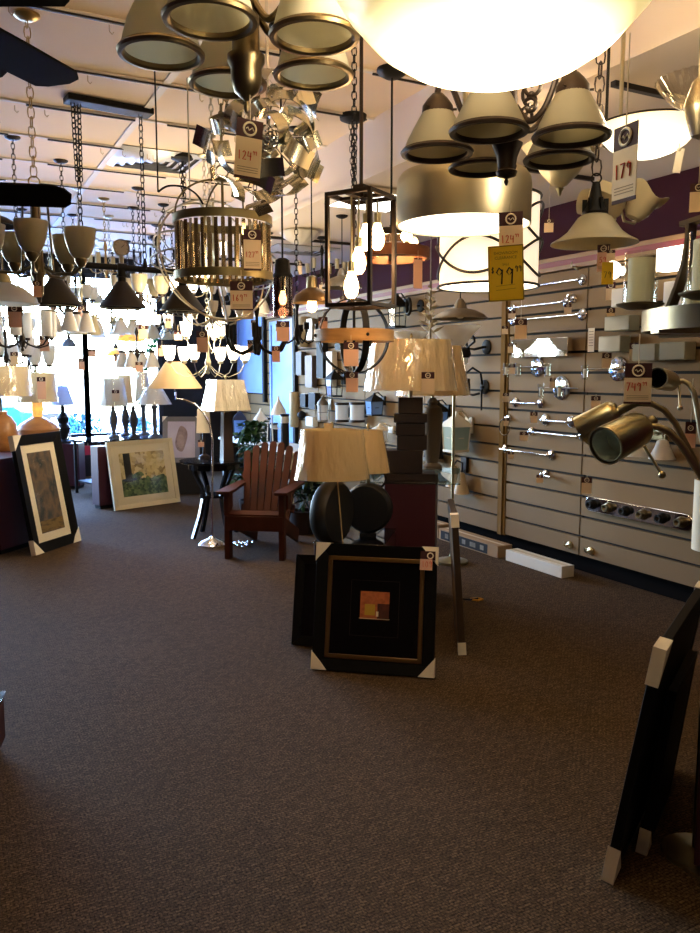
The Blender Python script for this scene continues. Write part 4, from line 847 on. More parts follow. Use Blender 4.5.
robe_hook('small brass hook near the top of the slat wall', 578, 267, M_BRASS); robe_hook('brass knob low on the slat wall left of the panel seam', 570, 545, M_BRASS, .03); robe_hook('brass knob low on the slat wall right of the panel seam', 591, 551, M_BRASS, .03)
t = wall_thing('wall_mounted_towel_ring', 'chrome towel ring beside the brown upright post', 'towel ring', 509, 418); m = MB(); rosette(m, 0, 0, .032, .04); m.build('bracket', M_CHROME, t); MB().ring((0, -.045, -.075), .068, .005, 28, 6, (0, 1, 0)).build('ring', M_CHROME, t)
t = wall_thing('wall_mounted_roll_holder', 'small chrome paper roll holder low on the slat wall', 'roll holder', 546, 474); m = MB(); rosette(m, 0, 0, .034, .05); m.tube([(0, -.055, 0), (.02, -.06, -.005), (.11, -.06, -.005)], .008, 8); m.build('bracket', M_CHROME, t); MB().cyl((.02, -.06, -.005), (.12, -.06, -.005), .013, 12).build('roller', M_CHROME, t)
# mirrored linear wall light
A, B = PX(514, 349, XW-.05), PX(570, 349, XW-.05); L_ = abs(A.y-B.y); t = thing('mirror_bar_sconce', 'mirrored chrome bar wall light above the glass cup lights', 'wall light', Vector((XW, (A.y+B.y)/2, A.z)), -PI/2)
m = MB(); m.box(0, -.012, 0, L_*.8, .024, .09); m.build('backplate', M_CHROME, t); m = MB(); m.box(0, -.05, 0, L_, .05, .142); m.build('mirror_panel', mat('mirror', C(235, 236, 238), .03, 1), t, .004)
def cup_light(label, px, py, x0, x1, cups, r, group='glass cup vanity lights'):
    t = wall_thing('vanity_sconce', label, 'wall light', px, py, group); s = (PX(px, py, XW)-Vector((0, 0, EYE))).dot(FW)/790*1.13
    m = MB(); rosette(m, 0, 0, r, .06); m.build('backplate', M_CHROME, t); MB().cyl(((x0-px)*s, -.065, 0), ((x1-px)*s, -.065, 0), .005, 8).build('bar', M_CHROME, t)
    for cx in cups: MB().shell([(.022, -.075), (.028, .03)], .003, 16, ((cx-px)*s, -.065, 0)).build('glass_cup', M_CLEAR, t); MB().cyl(((cx-px)*s, -.065, -.06), ((cx-px)*s, -.065, -.0), .012, 8).build('lamp_holder', M_WHITE, t)
cup_light('chrome vanity light with clear glass cups, upper one under the mirrored bar', 538, 367, 500, 562, (503, 520, 559), .078); cup_light('chrome vanity light with clear glass cups, lower right of the upper one', 562, 388, 540, 590, (543, 567), .09); cup_light('chrome disc vanity light left of the 749 tag', 619, 369, 584, 628, (586,), .085)
# box sconces
def box_sconce(label, rects, mt, metal, name='box_sconce', group='white glass box sconces'):
    x0 = min(r[0] for r in rects); x1 = max(r[2] for r in rects); y0 = min(r[1] for r in rects); y1 = max(r[3] for r in rects)
    A = PX((x0+x1)/2, (y0+y1)/2, XW-.08); t = thing(name, label, 'wall light', Vector((XW, A.y, A.z)), -PI/2, group); MB().box(0, -.012, 0, .12, .024, .10).build('backplate', metal, t, .002)
    for r in rects:
        p, q = PX(r[0], (r[1]+r[3])/2, XW-.08), PX(r[2], (r[1]+r[3])/2, XW-.08); yc = (p.y+q.y)/2; w = abs(p.y-q.y); cz = (p.z+q.z)/2
        h = abs(PX((r[0]+r[2])/2, r[1], XW-.08).z-PX((r[0]+r[2])/2, r[3], XW-.08).z)
        MB().box(-(yc-A.y), -.075, cz-A.z, w, .10, h).build('glass_box', mt, t, .006); MB().box(-(yc-A.y), -.02, cz-A.z, w*.5, .03, h*.5).build('holder', metal, t)
box_sconce('frosted white box sconce behind the ring chandelier hoop', [(609, 316, 634, 331)], M_FROST, M_CHROME); box_sconce('frosted white box sconce right of the paper label', [(603, 336, 625, 352)], M_FROST, M_CHROME)
box_sconce('double frosted box vanity light above the 749 tag', [(637, 344, 660, 361), (664, 342, 690, 360)], M_FROST, M_BLACK); box_sconce('glowing rectangular bath bar at the top right of the slat wall', [(661, 247, 692, 270)], mat('lit_bar_glass', C(255, 245, 225), .4, emit=3.5, ecol=(1, .88, .7, 1)), M_CHROME, 'bath_bar_sconce')
box_sconce('tall white glass sconce behind the glass candle cylinder', [(616, 289, 628, 307)], M_WHITEG, M_CHROME); box_sconce('cream glass box sconce near the right edge below the glowing bath bar', [(668, 281, 692, 312)], M_WHITEG, M_CHROME)
t = wall_thing('globe_sconce', 'glowing round globe wall light left of the glass candle cylinder', 'wall light', 622, 271); m = MB(); rosette(m, 0, 0, .05, .05); m.build('backplate', M_CHROME, t); MB().ball((0, -.09, 0), .062, 20).build('globe', M_LIT, t)
t = wall_thing('bell_vanity_sconce', 'two bell glass vanity light behind the pharmacy lamp arms', 'wall light', 659, 434); MB().box(0, -.01, 0, .14, .02, .08).build('backplate', M_BRASS, t, .004)
for x in (-.1, .11):
    MB().tube([(0, -.02, .0), (x*.5, -.08, .03), (x, -.09, .02), (x, -.09, -.02)], .008, 7).build('arm', M_BRASS, t); MB().shell([(.085, -.15), (.075, -.13), (.05, -.08), (.035, -.035), (.02, -.025)], .003, 24, (x, -.09, 0)).build('shade', M_WHITEG, t)
A, B = PX(585, 503, XW-.06), PX(690, 524, XW-.06); L_ = abs(A.y-B.y); t = thing('bath_bar_sconce', 'chrome six socket bath bar low on the right of the slat wall', 'wall light', Vector((XW, (A.y+B.y)/2, (A.z+B.z)/2)), -PI/2)
m = MB(); hl = L_/2; pr = [(hl-.04+.055*math.cos(a), .055*math.sin(a)) for a in [PI*k/10-PI/2 for k in range(11)]]; pr += [(-x, -z) for x, z in pr]; m.prism(pr, -.05, 0); m.build('bar', M_CHROME, t, .006)
for k in range(6): x = -hl+.07+k*(L_-.14)/5; m = MB(); m.lathe([(0, 0), (.038, 0), (.036, .012), (.028, .02), (.026, .05), (.018, .05), (0, .03)], 20, (x, -.05, 0), 1, Matrix.Rotation(PI/2, 3, 'X')); m.build('bulb_socket', M_PEWTER if k % 2 else M_BLACK, t)
# paper labels and little tags on the wall
t = wall_thing('paper_label_mounted', 'white paper price sheet taped to the slat wall beside the panel seam', 'label', 591.5, 340); m = MB(); m.box(0, -.003, 0, .062, .002, .17); m.build('sheet', M_CARDW, t)
m = MB()
for k in range(6): m.box(0, -.0045, .06-k*.02, .045, .0006, .004)
m.build('print', M_GREYINK, t)
for lb, px, py, w, h in (('tag on the second towel rail under the banded drum', 512, 311, 7, 7), ('tag hanging between the two discs of the second towel rail', 568, 304, 7, 9), ('tag at the left disc of the third towel rail', 505, 326, 6, 8), ('tag at the left end of the upper glass cup light', 512, 364, 7, 10), ('tag left of the lower cup light disc', 553, 378, 6, 10), ('tag over the very short chrome rail', 506, 393, 6, 9),
    ('tag on the short rail with two posts', 534, 412, 7, 11), ('tag at the left end of the rail beside the lamp shades', 508+16, 432, 8, 9), ('tag on the slim low towel rail', 511, 452, 6, 7), ('tag on the chrome roll holder', 540, 475, 7, 8), ('tag inside the towel ring', 506, 418, 5, 8), ('tag with dark header above the six socket bath bar', 587, 477, 10, 17), ('tag with dark header above the brass pharmacy lamp', 596, 396, 9, 13),
    ('tag beside the frosted box sconce behind the hoop', 611, 308, 8, 14), ('tag left of the tall white glass sconce', 611, 282, 9, 18), ('tag by the disc vanity light', 607, 353, 9, 15), ('tag left of the double frosted box light', 634, 343, 8, 17), ('small tag by the mirrored bar light', 511, 343, 6, 10)):
    mini_tag(lb, px, py, 0, w, h, .012, 0, None, None, .35, X=XW-.10)
mini_tag('price tag hanging in front of the third towel rail', 521, 319, 5.0, 12, 20, .12)
price_tag('pink price tag below the frosted bell pendant', P(604, 243, 2.55), .005, .04, .085, '59', None, -.2, 0, .28, M_PINK, False); mini_tag('small cream tag over a yellow ticket beside the bell pendant', 611, 250, 2.5, 8, 10, .004)
l = P(608, 262, 2.52); t = thing('hanging_sale_ticket', 'small yellow sale ticket below the frosted bell pendant', 'sale ticket', l); MB().box(0, 0, -.035, .036, .0016, .07).build('card', M_YELLOW, t); k = MB(); scrawl(k, '79', -.011, -.05, .02, -.0014, .0009); k.build('price', M_INK, t); MB().tube([(0, 0, 0), (0, 0, .05)], .001, 5).build('hanging_string', M_STRING, t)
# outdoor sconces further along the wall
def goose(label, px, py, drop=False):
    t = wall_thing('gooseneck_sconce', label, 'wall light', px, py, 'black gooseneck sconces'); m = MB(); rosette(m, 0, 0, .062, .03); m.build('backplate', M_BLACK, t)
    if drop:
        MB().tube([(0, -.03, .02), (0, -.05, .12), (-.06, -.09, .165), (-.13, -.11, .12), (-.14, -.12, .0), (-.13, -.1, -.06), (-.06, -.08, -.07), (.0, -.06, -.055)], .010, 8).build('arm', M_BLACK, t); MB().lathe([(0, -.08), (.05, -.07), (.055, .0), (.05, .07), (0, .08)], 20, (-.14, -.12, 0)).build('lamp_body', M_BLACK, t); MB().cyl((.02, -.05, -.02), (.02, -.05, -.2), .008, 8).build('conduit', M_BLACK, t)
    else:
        MB().tube([(0, -.03, 0), (-.06, -.09, -.02), (-.12, -.13, -.01)]+[(-.09+.06*math.cos(q*.5), -.11, .045+.06*math.sin(q*.5)) for q in range(0, 10)], .011, 8).build('arm', M_BLACK, t); MB().lathe([(.045, -.09), (.06, -.06), (.05, -.02), (.02, .0), (0, .0)], 20, (-.15, -.13, 0)).build('lamp_shade', M_BLACK, t); MB().lathe([(0, -.15), (.03, -.14), (.04, -.09), (0, -.085)], 16, (-.15, -.13, 0)).build('glass', M_WHITEG, t)
goose('black gooseneck sconce with a looped arm left of the brown post', 487, 347); goose('black hook arm sconce below the looped gooseneck', 485, 387, True)
def lantern(label, px, py, w, h, body, cap, glassm, round_=False, bracket=True, cage=True, group='outdoor lantern sconces on the slat wall', cat='wall light', name='lantern_sconce', t=None):
    if t is None: t = wall_thing(name, label, cat, px, py, group)
    y = -w*.75 if bracket else 0; n = 24 if round_ else 4; R = None if round_ else Matrix.Rotation(PI/4, 3, 'Z'); q = 1 if round_ else 1.414
    MB().lathe([(0, -h*.5), (w*.42*q, -h*.5), (w*.42*q, -h*.44), (0, -h*.44)], n, (0, y, 0), 1, R).build('base', body, t)
    MB().lathe([(w*.38*q, -h*.44), (w*.44*q, h*.12)], n, (0, y, 0), 1, R).build('glass', glassm, t)
    m = MB(); m.lathe([(w*.5*q, h*.12), (w*.42*q, h*.22), (w*.18*q, h*.36), (w*.08*q, h*.42), (w*.05*q, h*.5), (0, h*.5)], n, (0, y, 0), 1, R); m.lathe([(w*.5*q, h*.12), (0, h*.12)], n, (0, y, 0), 1, R); m.build('cap', cap, t)
    if cage:
        m = MB()
        for sx in (-1, 1):
            for sy in (-1, 1): m.beam((sx*w*.38, y+sy*w*.38, -h*.46), (sx*w*.45, y+sy*w*.45, h*.13), w*.05, w*.05)
        for zz in (-.15,): m.ring((0, y, h*zz), w*.42, w*.025, 20, 5)
        m.build('cage', body, t)
    if bracket: m = MB(); m.box(0, -.01, h*.15, w*.5, .02, h*.4); m.tube([(0, -.01, h*.3), (0, y*.6, h*.5), (0, y, h*.48)], w*.04, 6); m.build('bracket', body, t)
    return t
M_GREENG = mat('pale_green_glass', C(176, 190, 178), .3, translucent=.3); M_BLUEG = mat('blue_glass', C(120, 160, 215), .2, translucent=.2)
lantern('white lantern sconce with pale green glass low left of the brown post', 470, 431, .20, .36, M_WHITE, M_WHITE, M_GREENG); lantern('black cage lantern sconce beside the brass torchiere pole', 448, 415, .15, .28, M_BLACK, M_BLACK, M_BLUEG)
lantern('black lantern sconce behind the stacked block lamp', 384, 404, .16, .24, M_BLACK, M_BLACK, M_BLUEG); lantern('pale round lantern sconce above the tan disc lamp shade', 331, 408, .15, .32, M_GALV, M_GALV, M_WHITEG, True); lantern('black coach lantern sconce high left of the banded drum', 407, 311, .15, .34, M_BLACK, M_BLACK, M_CLEAR, False)
lantern('black cage lantern sconce under the oak hoop', 344, 383, .17, .32, M_BLACK, M_BLACK, M_CLEAR); lantern('grey glass jar lantern sconce left of the stacked block lamp', 375, 449, .16, .40, M_GALV, M_WHITE, M_GREENG, True); lantern('small white lantern sconce behind the tan lamp shades', 392, 432, .2, .18, M_WHITE, M_WHITE, M_WHITEG, True, cage=False)
def drum_sconce(label, px, py, w, h, glassm, metal):
    t = wall_thing('drum_sconce', label, 'wall light', px, py, 'frosted drum sconces'); y = -w*.62; MB().lathe([(w*.44, -h*.4), (w*.44, h*.4)], 24, (0, y, 0)).build('glass', glassm, t)
    for s in (-1, 1): MB().lathe([(0, s*h*.38), (w*.5, s*h*.38), (w*.5, s*h*.5), (0, s*h*.5)], 24, (0, y, 0)).build('end_cap', metal, t)
    MB().box(0, -.02, 0, w*.4, .04, h*.5).build('backplate', metal, t)
drum_sconce('frosted drum sconce with dark caps, left of the pair above the disc lamp', 350, 412, .17, .22, M_WHITEG, M_BRONZE); drum_sconce('frosted drum sconce with dark caps, right of the pair above the disc lamp', 366, 412, .18, .22, M_WHITEG, M_BRONZE)
def tube_sconce(label, px0, py0, px1, py1, mt, dep=.10, round_=False, group='tall block sconces on the far slat wall'):
    A, B = PX(px0, (py0+py1)/2, XW-dep/2), PX(px1, (py0+py1)/2, XW-dep/2); h = abs(PX(px0, py0, XW-dep/2).z-PX(px0, py1, XW-dep/2).z); w = min(.22, abs(A.y-B.y)*.75); t = thing('block_sconce', label, 'wall light', Vector((XW, (A.y+B.y)/2, (A.z+B.z)/2)), -PI/2, group)
    if round_: MB().lathe([(0, -h/2), (w*.45, -h/2), (w*.5, -h/2+.01), (w*.5, h/2-.01), (w*.45, h/2), (w*.4, h/2), (w*.4, h/2-.05), (0, h/2-.05)], 20, (0, -dep*.55, 0)).build('body', mt, t)
    else:
        m = MB(); m.box(0, -dep*.55, 0, w, dep*.7, h); m.build('body', mt, t, .004); MB().box(0, -dep*.55, h/2, w*.8, dep*.5, .006).build('upper_lens', M_WHITE, t); MB().box(0, -dep*.55, -h/2, w*.8, dep*.5, .006).build('lower_lens', M_WHITE, t)
    MB().box(0, -.012, 0, w*.6, .024, h*.5).build('backplate', mt, t)
M_GUN = mat('gunmetal', C(72, 68, 68), .5, .4); M_BRN = mat('brown_metal', C(96, 82, 74), .5, .4); M_TANM = mat('tan_metal', C(180, 160, 120), .5)
for a in (('gunmetal block sconce, leftmost beside the dark panel edge', 297.5, 352, 305, 375, M_GUN), ('tall brown block sconce right of the gunmetal one', 306.5, 356, 316, 387, M_BRN), ('tall black block sconce under the black curled chandelier', 318, 341, 327, 378, M_BLACK), ('small square black block sconce, left of two', 302, 394, 309, 407, M_BLACK), ('square black block sconce, right of two', 310, 393, 319, 409, M_BLACK), ('small white block sconce above the tan disc lamp shade', 307, 417, 317, 426, M_WHITE),
    ('grey block sconce high beside the tan tube', 308, 319, 316, 340, M_GALV), ('white block sconce left of the cage lantern', 328, 352, 336, 386, M_WHITE), ('black block sconce above the frosted drum pair', 337, 332, 344, 350, M_BLACK)): tube_sconce(*a)
tube_sconce('tan tube sconce high right of the blue panels', 300.5, 317, 306.5, 347, M_TANM, .1, True); tube_sconce('tan tube sconce low at the dark panel edge', 292, 392, 297, 427, M_TANM, .1, True)
t = wall_thing('knob_sconce', 'small round black wall light under the block sconces', 'wall light', 305, 415); MB().ball((0, -.05, 0), .055, 16).build('body', M_BLACK, t); MB().cyl((0, 0, 0), (0, -.03, 0), .03, 14).build('backplate', M_BLACK, t)
t = wall_thing('loop_sconce', 'black loop arm sconce right of the coach lantern', 'wall light', 421, 306); m = MB(); rosette(m, 0, 0, .06, .04); m.build('backplate', M_BLACK, t); MB().ring((-.1, -.08, .0), .075, .016, 24, 7, (.3, 1, 0)).build('loop', M_BLACK, t)
t = wall_thing('twin_bell_sconce', 'pair of beige bell sconces low left of the brown post', 'wall light', 466, 468)
for x, z in ((-.06, -.01), (.06, -.06)): MB().shell([(.075, -.16), (.068, -.13), (.04, -.04), (.03, .02), (.015, .03)], .003, 20, (x, -.09, z)).build('shade', mat('beige_glass', C(214, 190, 150), .5, translucent=.3), t)
MB().tube([(-.06, -.09, .03), (-.03, -.08, .07), (.03, -.06, .05), (.06, -.09, -.02)], .008, 7).build('arm', M_BRONZE, t); MB().box(0, -.015, .03, .08, .03, .14).build('backplate', M_BRONZE, t)
t = wall_thing('twin_can_sconce', 'pair of black can sconces behind the stacked block lamp', 'wall light', 441, 444)
for x in (-.075, .06): MB().lathe([(0, -.13), (.055, -.13), (.045, 0), (.04, .12), (0, .12)], 18, (x, -.08, 0)).build('can', M_BLACK, t); MB().lathe([(0, -.165), (.06, -.16), (.062, -.13), (0, -.12)], 18, (x, -.08, 0)).build('collar', M_GALV, t)
MB().box(0, -.015, .09, .2, .03, .05).build('backplate', M_BLACK, t)
# panels near the window end; daylight's blue is put into their base colour
M_DAYBLUE = mat('daylight_blue_panel', C(122, 158, 226), .28, var=(1.2, C(160, 190, 240), .35, .65, (1, .4, 1)))
for i, (lb, x0, x1, y0, y1, fw_) in enumerate((('wide framed panel tinted daylight blue on the slat wall in the far right corner', 240, 266, 313, 391, .05), ('narrow panel tinted pale daylight blue with a dark edge on the far slat wall', 273, 297, 322, 440, .05))):
    A, B = PX(x0, (y0+y1)/2, XW), PX(x1, (y0+y1)/2, XW); z1, z0 = PX((x0+x1)/2, y0, XW).z, PX((x0+x1)/2, y1, XW).z; w = abs(A.y-B.y); h = z1-z0
    t = thing('daylight_blue_wall_panel', lb, 'wall panel', Vector((XW, (A.y+B.y)/2, (z0+z1)/2)), -PI/2, 'panels tinted daylight blue on the far slat wall'); MB().box(0, -.012, 0, w-.04, .02, h-.04).build('panel', M_DAYBLUE, t)
    m = MB(); m.box(0, -.02, h/2, w, .04, fw_); m.box(0, -.02, -h/2, w, .04, fw_); m.box(-w/2, -.02, 0, fw_, .04, h+fw_); m.build('frame', M_DAYBLUE, t, .003); MB().box(w/2, -.025, 0, .07, .05, h+.3).build('edge_post', M_BLACK, t)
# ------------------------------------------------------------------ framed pictures leaning on the floor
M_GLASSF = clear_glass('picture_glass', (.99, .99, .99, 1), .02, .05)
def art_mat(name, cols, scale, stretch=(1, 1, 1), vor=False):
    m = bpy.data.materials.new(name); m.use_nodes = True; nt = m.node_tree; N = nt.nodes; L = nt.links; b = N['Principled BSDF']; b.inputs['Roughness'].default_value = .7
    tc = N.new('ShaderNodeTexCoord'); mp = N.new('ShaderNodeMapping'); mp.inputs['Scale'].default_value = stretch; L.new(tc.outputs['Object'], mp.inputs[0])
    n = N.new('ShaderNodeTexVoronoi' if vor else 'ShaderNodeTexNoise'); n.inputs['Scale'].default_value = scale
    if not vor: n.inputs['Detail'].default_value = 6
    L.new(mp.outputs[0], n.inputs['Vector']); r = N.new('ShaderNodeValToRGB'); e = r.color_ramp.elements; k = len(cols)
    while len(e) < k: e.new(.5)
    for i, c in enumerate(cols): e[i].position = (.25+.5*i/(k-1)) if not vor else i/(k-1); e[i].color = C(*c)
    if vor: L.new(n.outputs['Color'], r.inputs[0])
    else: L.new(n.outputs[0], r.inputs[0])
    L.new(r.outputs[0], b.inputs['Base Color']); return m
def leaning(name, label, A, B, h, lean, fw, fm, th=.035, matw=0, matm=None, art=None, moulding=None, corners=True, group='framed pictures leaning on the floor', z=0, cs=.075, cat='framed picture', back=True):
    A = Vector((A[0], A[1], z)); B = Vector((B[0], B[1], z)); d = B-A; w = d.length; c = (A+B)/2
    t = thing(name, label, cat, c, math.atan2(d.y, d.x), group); t.rotation_euler.x = -math.radians(lean)
    m = MB(); f = th        # frame runs from y=-th (front) to 0 (back)
    for (xa, za, xb, zb, xc, zc, xd, zd) in ((-w/2, 0, w/2, 0, w/2-fw, fw, -w/2+fw, fw), (-w/2, h, -w/2, 0, -w/2+fw, fw, -w/2+fw, h-fw), (w/2, h, -w/2, h, -w/2+fw, h-fw, w/2-fw, h-fw), (w/2, 0, w/2, h, w/2-fw, h-fw, w/2-fw, fw)):
        vs = [(xa, -th*.9, za), (xb, -th*.9, zb), (xc, -th*.6, zc), (xd, -th*.6, zd), (xa, 0, za), (xb, 0, zb), (xc, 0, zc), (xd, 0, zd)]
        m.add(vs, [(0, 1, 2, 3), (4, 7, 6, 5), (0, 4, 5, 1), (1, 5, 6, 2), (2, 6, 7, 3), (3, 7, 4, 0)])
    m.build('frame', fm, t, .002)
    iw, ih = w-2*fw, h-2*fw
    if moulding:
        mw, mm_ = moulding; m = MB(); 
        for (x, zz, sx, sz) in ((0, fw+mw/2, iw, mw), (0, h-fw-mw/2, iw, mw), (-iw/2+mw/2, h/2, mw, ih), (iw/2-mw/2, h/2, mw, ih)): m.box(x, -th*.6, zz, sx, .014, sz)
        m.build('inner_moulding', mm_, t, .003)
    if matm: MB().box(0, -th*.35, h/2, iw, .004, ih).build('mat_board', matm, t)
    if art: art(t, iw-2*matw, ih-2*matw, h/2, -th*.35-.0035)
    if back: MB().box(0, -.004, h/2, w-.01, .006, h-.01).build('backing', mat('kraft', C(120, 96, 66), .8) if fm is not M_BLACKF else M_BLACKF, t)
    MB().box(0, -th*.52, h/2, iw+.002, .002, ih+.002).build('glass', M_GLASSF, t)
    if corners:
        s = cs; y0, y1 = -th*.9-.004, .004
        for sx, zz, dz in ((-1, 0, 1), (1, 0, 1), (-1, h, -1), (1, h, -1)):
            if isinstance(corners, str) and (('L' if sx < 0 else 'R')+('b' if dz > 0 else 't')) not in corners: continue
            x = sx*(w/2+.004); q = zz-dz*.004*(0 if zz == 0 else 1)
            MB().prism([(x, q), (x-sx*s, q), (x, q+dz*s*1.15)], y0, y1).build('corner_protector', M_CARDW, t)
    return t
def plain_art(mt): return lambda t, w, h, zc, y: MB().box(0, y, zc, w, .002, h).build('picture', mt, t)
def abstract(t, w, h, zc, y):
    m = MB(); m.k = 0; m.box(0, y, zc, w, .002, h); sx, sz = w*.30, h*.27; z0 = zc+h*.03
    m.k = 5
    for (x, zz, a, b) in ((0, z0+h*.24, w*.5, .002), (0, z0-h*.30, w*.5, .002), (-w*.25, z0-h*.03, .002, h*.54), (w*.25, z0-h*.03, .002, h*.54)): m.box(x, y-.0014, zz, a, .001, b)
    m.k = 1; m.box(0, y-.0015, z0, sx, .002, sz); m.k = 2; m.box(-sx*.16, y-.003, z0-sz*.16, sx*.36, .001, sz*.4); m.k = 3; m.box(sx*.3, y-.003, z0-sz*.2, sx*.4, .001, sz*.55); m.k = 4; m.box(sx*.1, y-.0042, z0-sz*.3, sx*.08, .001, sz*.18); m.box(0, y-.003, z0-sz*.48, sx*1.06, .001, .003)
    m.build('picture', [mat('abstract_black', C(8, 9, 9), .6, spec=.1), art_mat('abstract_orange', [(120, 52, 24), (196, 110, 60), (150, 76, 40)], 22), mat('abstract_yellow', C(196, 160, 52), .6), art_mat('abstract_rust', [(58, 24, 18), (110, 48, 28)], 30), mat('abstract_cream', C(228, 210, 176), .6), mat('abstract_line', C(48, 38, 28), .6)], t)
def painting(t, w, h, zc, y):
    m = MB(); m.k = 0; m.box(0, y, zc, w, .002, h); m.k = 1; m.box(0, y-.0012, zc-h*.42, w, .001, h*.14)
    m.build('picture', [art_mat('dusk_painting', [(30, 30, 33), (62, 66, 70), (112, 92, 74), (42, 50, 58), (140, 114, 80)], 6, (1.3, 1, .8)), art_mat('dusk_ground', [(26, 24, 20), (130, 104, 56), (40, 36, 28)], 9, (1, 1, 3))], t)
def garden_mat(zc, h):
    a = art_mat('garden_paint', [(92, 70, 30), (196, 172, 112), (222, 204, 150), (120, 92, 44)], 26, (1, 1, 1), True); f = art_mat('foliage_paint', [(16, 34, 22), (40, 74, 42), (112, 132, 84), (24, 44, 34)], 38, (1, 1, 1), True)
    N = a.node_tree.nodes; L = a.node_tree.links; b = N['Principled BSDF']; r = b.inputs['Base Color'].links[0].from_node; tc = [n for n in N if n.bl_idname == 'ShaderNodeTexCoord'][0]
    v = N.new('ShaderNodeTexVoronoi'); v.inputs['Scale'].default_value = 38; L.new(tc.outputs['Object'], v.inputs['Vector']); r2 = N.new('ShaderNodeValToRGB'); e = r2.color_ramp.elements; src = [n for n in f.node_tree.nodes if n.bl_idname == 'ShaderNodeValToRGB'][0].color_ramp.elements
    while len(e) < 4: e.new(.5)
    for i in range(4): e[i].position = src[i].position; e[i].color = src[i].color
    L.new(v.outputs['Color'], r2.inputs[0]); sx = N.new('ShaderNodeSeparateXYZ'); L.new(tc.outputs['Object'], sx.inputs[0]); nz = N.new('ShaderNodeTexNoise'); nz.inputs['Scale'].default_value = 7; L.new(tc.outputs['Object'], nz.inputs['Vector'])
    ad = N.new('ShaderNodeMath'); ad.operation = 'MULTIPLY_ADD'; ad.inputs[1].default_value = h*.9; L.new(nz.outputs[0], ad.inputs[0]); L.new(sx.outputs['Z'], ad.inputs[2]); gt = N.new('ShaderNodeMath'); gt.operation = 'GREATER_THAN'; gt.inputs[1].default_value = zc+h*.43; L.new(ad.outputs[0], gt.inputs[0])
    mx = N.new('ShaderNodeMix'); mx.data_type = 'RGBA'; L.new(gt.outputs[0], mx.inputs[0]); L.new(r2.outputs[0], mx.inputs[6]); L.new(r.outputs[0], mx.inputs[7]); L.new(mx.outputs[2], b.inputs['Base Color']); return a
def garden(t, w, h, zc, y):
    m = MB(); m.k = 0; m.box(0, y, zc, w, .002, h); m.k = 1; m.box(-w*.34, y-.0016, zc+h*.16, w*.15, .001, h*.66); m.k = 2; m.box(-w*.33, y-.0024, zc-h*.12, w*.3, .001, h*.05)
    m.build('picture', [garden_mat(zc, h), mat('pillar_paint', C(22, 26, 30), .7), mat('step_paint', C(36, 50, 62), .7)], t)
def portrait(t, w, h, zc, y):
    m = MB(); m.k = 0; m.box(0, y, zc, w, .002, h); m.k = 1
    m.prism([(w*.26*math.cos(a)*(.8+.2*math.sin(2*a)), zc+h*.02+h*.36*math.sin(a)) for a in [2*PI*k/20 for k in range(20)]], y-.002, y-.0012); m.k = 2; m.prism([(-w*.02+w*.13*math.cos(a), zc-h*.05+h*.2*math.sin(a)) for a in [2*PI*k/14 for k in range(14)]], y-.003, y-.0022)
    m.build('picture', [art_mat('pale_wash', [(190, 176, 190), (226, 214, 222)], 3), art_mat('brown_wash', [(120, 96, 90), (160, 134, 124), (96, 76, 72)], 12), art_mat('light_brown_wash', [(150, 122, 108), (190, 164, 148)], 14)], t)
def fl(px, py, z=0): return PZ(px, py, z)
A, B = fl(313, 668), fl(434, 677)
fr = leaning('leaning_framed_picture', 'black framed dark abstract with a small orange square, at front centre', A, B, .64, 13, .062, M_BLACKF, .04, 0, None, abstract, (.022, mat('bronze_moulding', C(120, 92, 56), .35, .7)), True, None, cs=.082)
d_ = (B-A).normalized(); nrm = Vector((-d_.y, d_.x, 0))
l = fl(426, 675); t = thing('hanging_price_tag', 'price tag on the top right corner of the black framed abstract', 'price tag', (0, 0, 0), 0)
t.location = fr.location+d_*(.265)+nrm*(.64*math.sin(math.radians(13))*.985-.05)+Vector((0, 0, .64*.975)); t.rotation_euler = fr.rotation_euler
m = MB(); m.k = 0; m.box(0, 0, -.03, .075, .002, .045); m.k = 1; m.box(-.008, -.001, -.075, .062, .002, .055); m.build('card', [M_MAROON, M_PINK], t); MB().ring((.012, -.002, -.03), .014, .003, 18, 5, (0, 1, 0)).build('emblem', M_CARDW, t); k = MB(); scrawl(k, '109', -.03, -.088, .03, -.0025, .0014); k.build('price', M_RED, t)
leaning('leaning_framed_picture', 'dark frame edge showing behind the left of the black framed abstract', fl(291, 646)+nrm*.03, fl(291, 646)+nrm*.03+d_*.3, .50, 14, .05, M_BLACKF, .03, corners=False, art=plain_art(M_BLACKF), group=None)
# ------------------------------------------------------------------ display pedestals in the centre
def pedestal(label, corner, ang, sx, sy, h, glass=None, group='maroon display pedestals'):
    """corner: left front floor corner; sx runs right, sy runs back"""
    dx = Vector((math.cos(ang), math.sin(ang), 0)); dy = Vector((-dx.y, dx.x, 0)); c = Vector((corner[0], corner[1], 0))+dx*sx/2+dy*sy/2
    t = thing('display_pedestal', label, 'pedestal', c, ang, group); MB().box(0, 0, h/2+.02, sx, sy, h-.04).build('box', M_PED, t, .004); MB().box(0, 0, .02, sx-.04, sy-.04, .04).build('plinth', M_BLACK, t)
    if glass: g = thing('glass_plate', glass[0], 'glass plate', c+dx*glass[3]+dy*glass[4]+Vector((0, 0, h)), ang, 'glass plates on the pedestals'); MB().box(0, 0, .006, glass[1], glass[2], .010).build('plate', clear_glass('plate_glass', (.55, .62, .6, 1), .02, .3), g, .002); MB().box(0, 0, .0005, .05, .05, .001).build('pad', M_BLACK, g)
    return t, c
ang = math.atan2(d_.y, d_.x); n3 = nrm
q1 = fl(309, 641)+nrm*.13
pedestal('low maroon pedestal behind the black framed abstract, carrying the disc lamps', q1, ang, .40, .50, .53, ('glass plate under the black disc lamps', .41, .50, 0, 0))
q2 = P(384, 520, 4.95); q2.z = 0
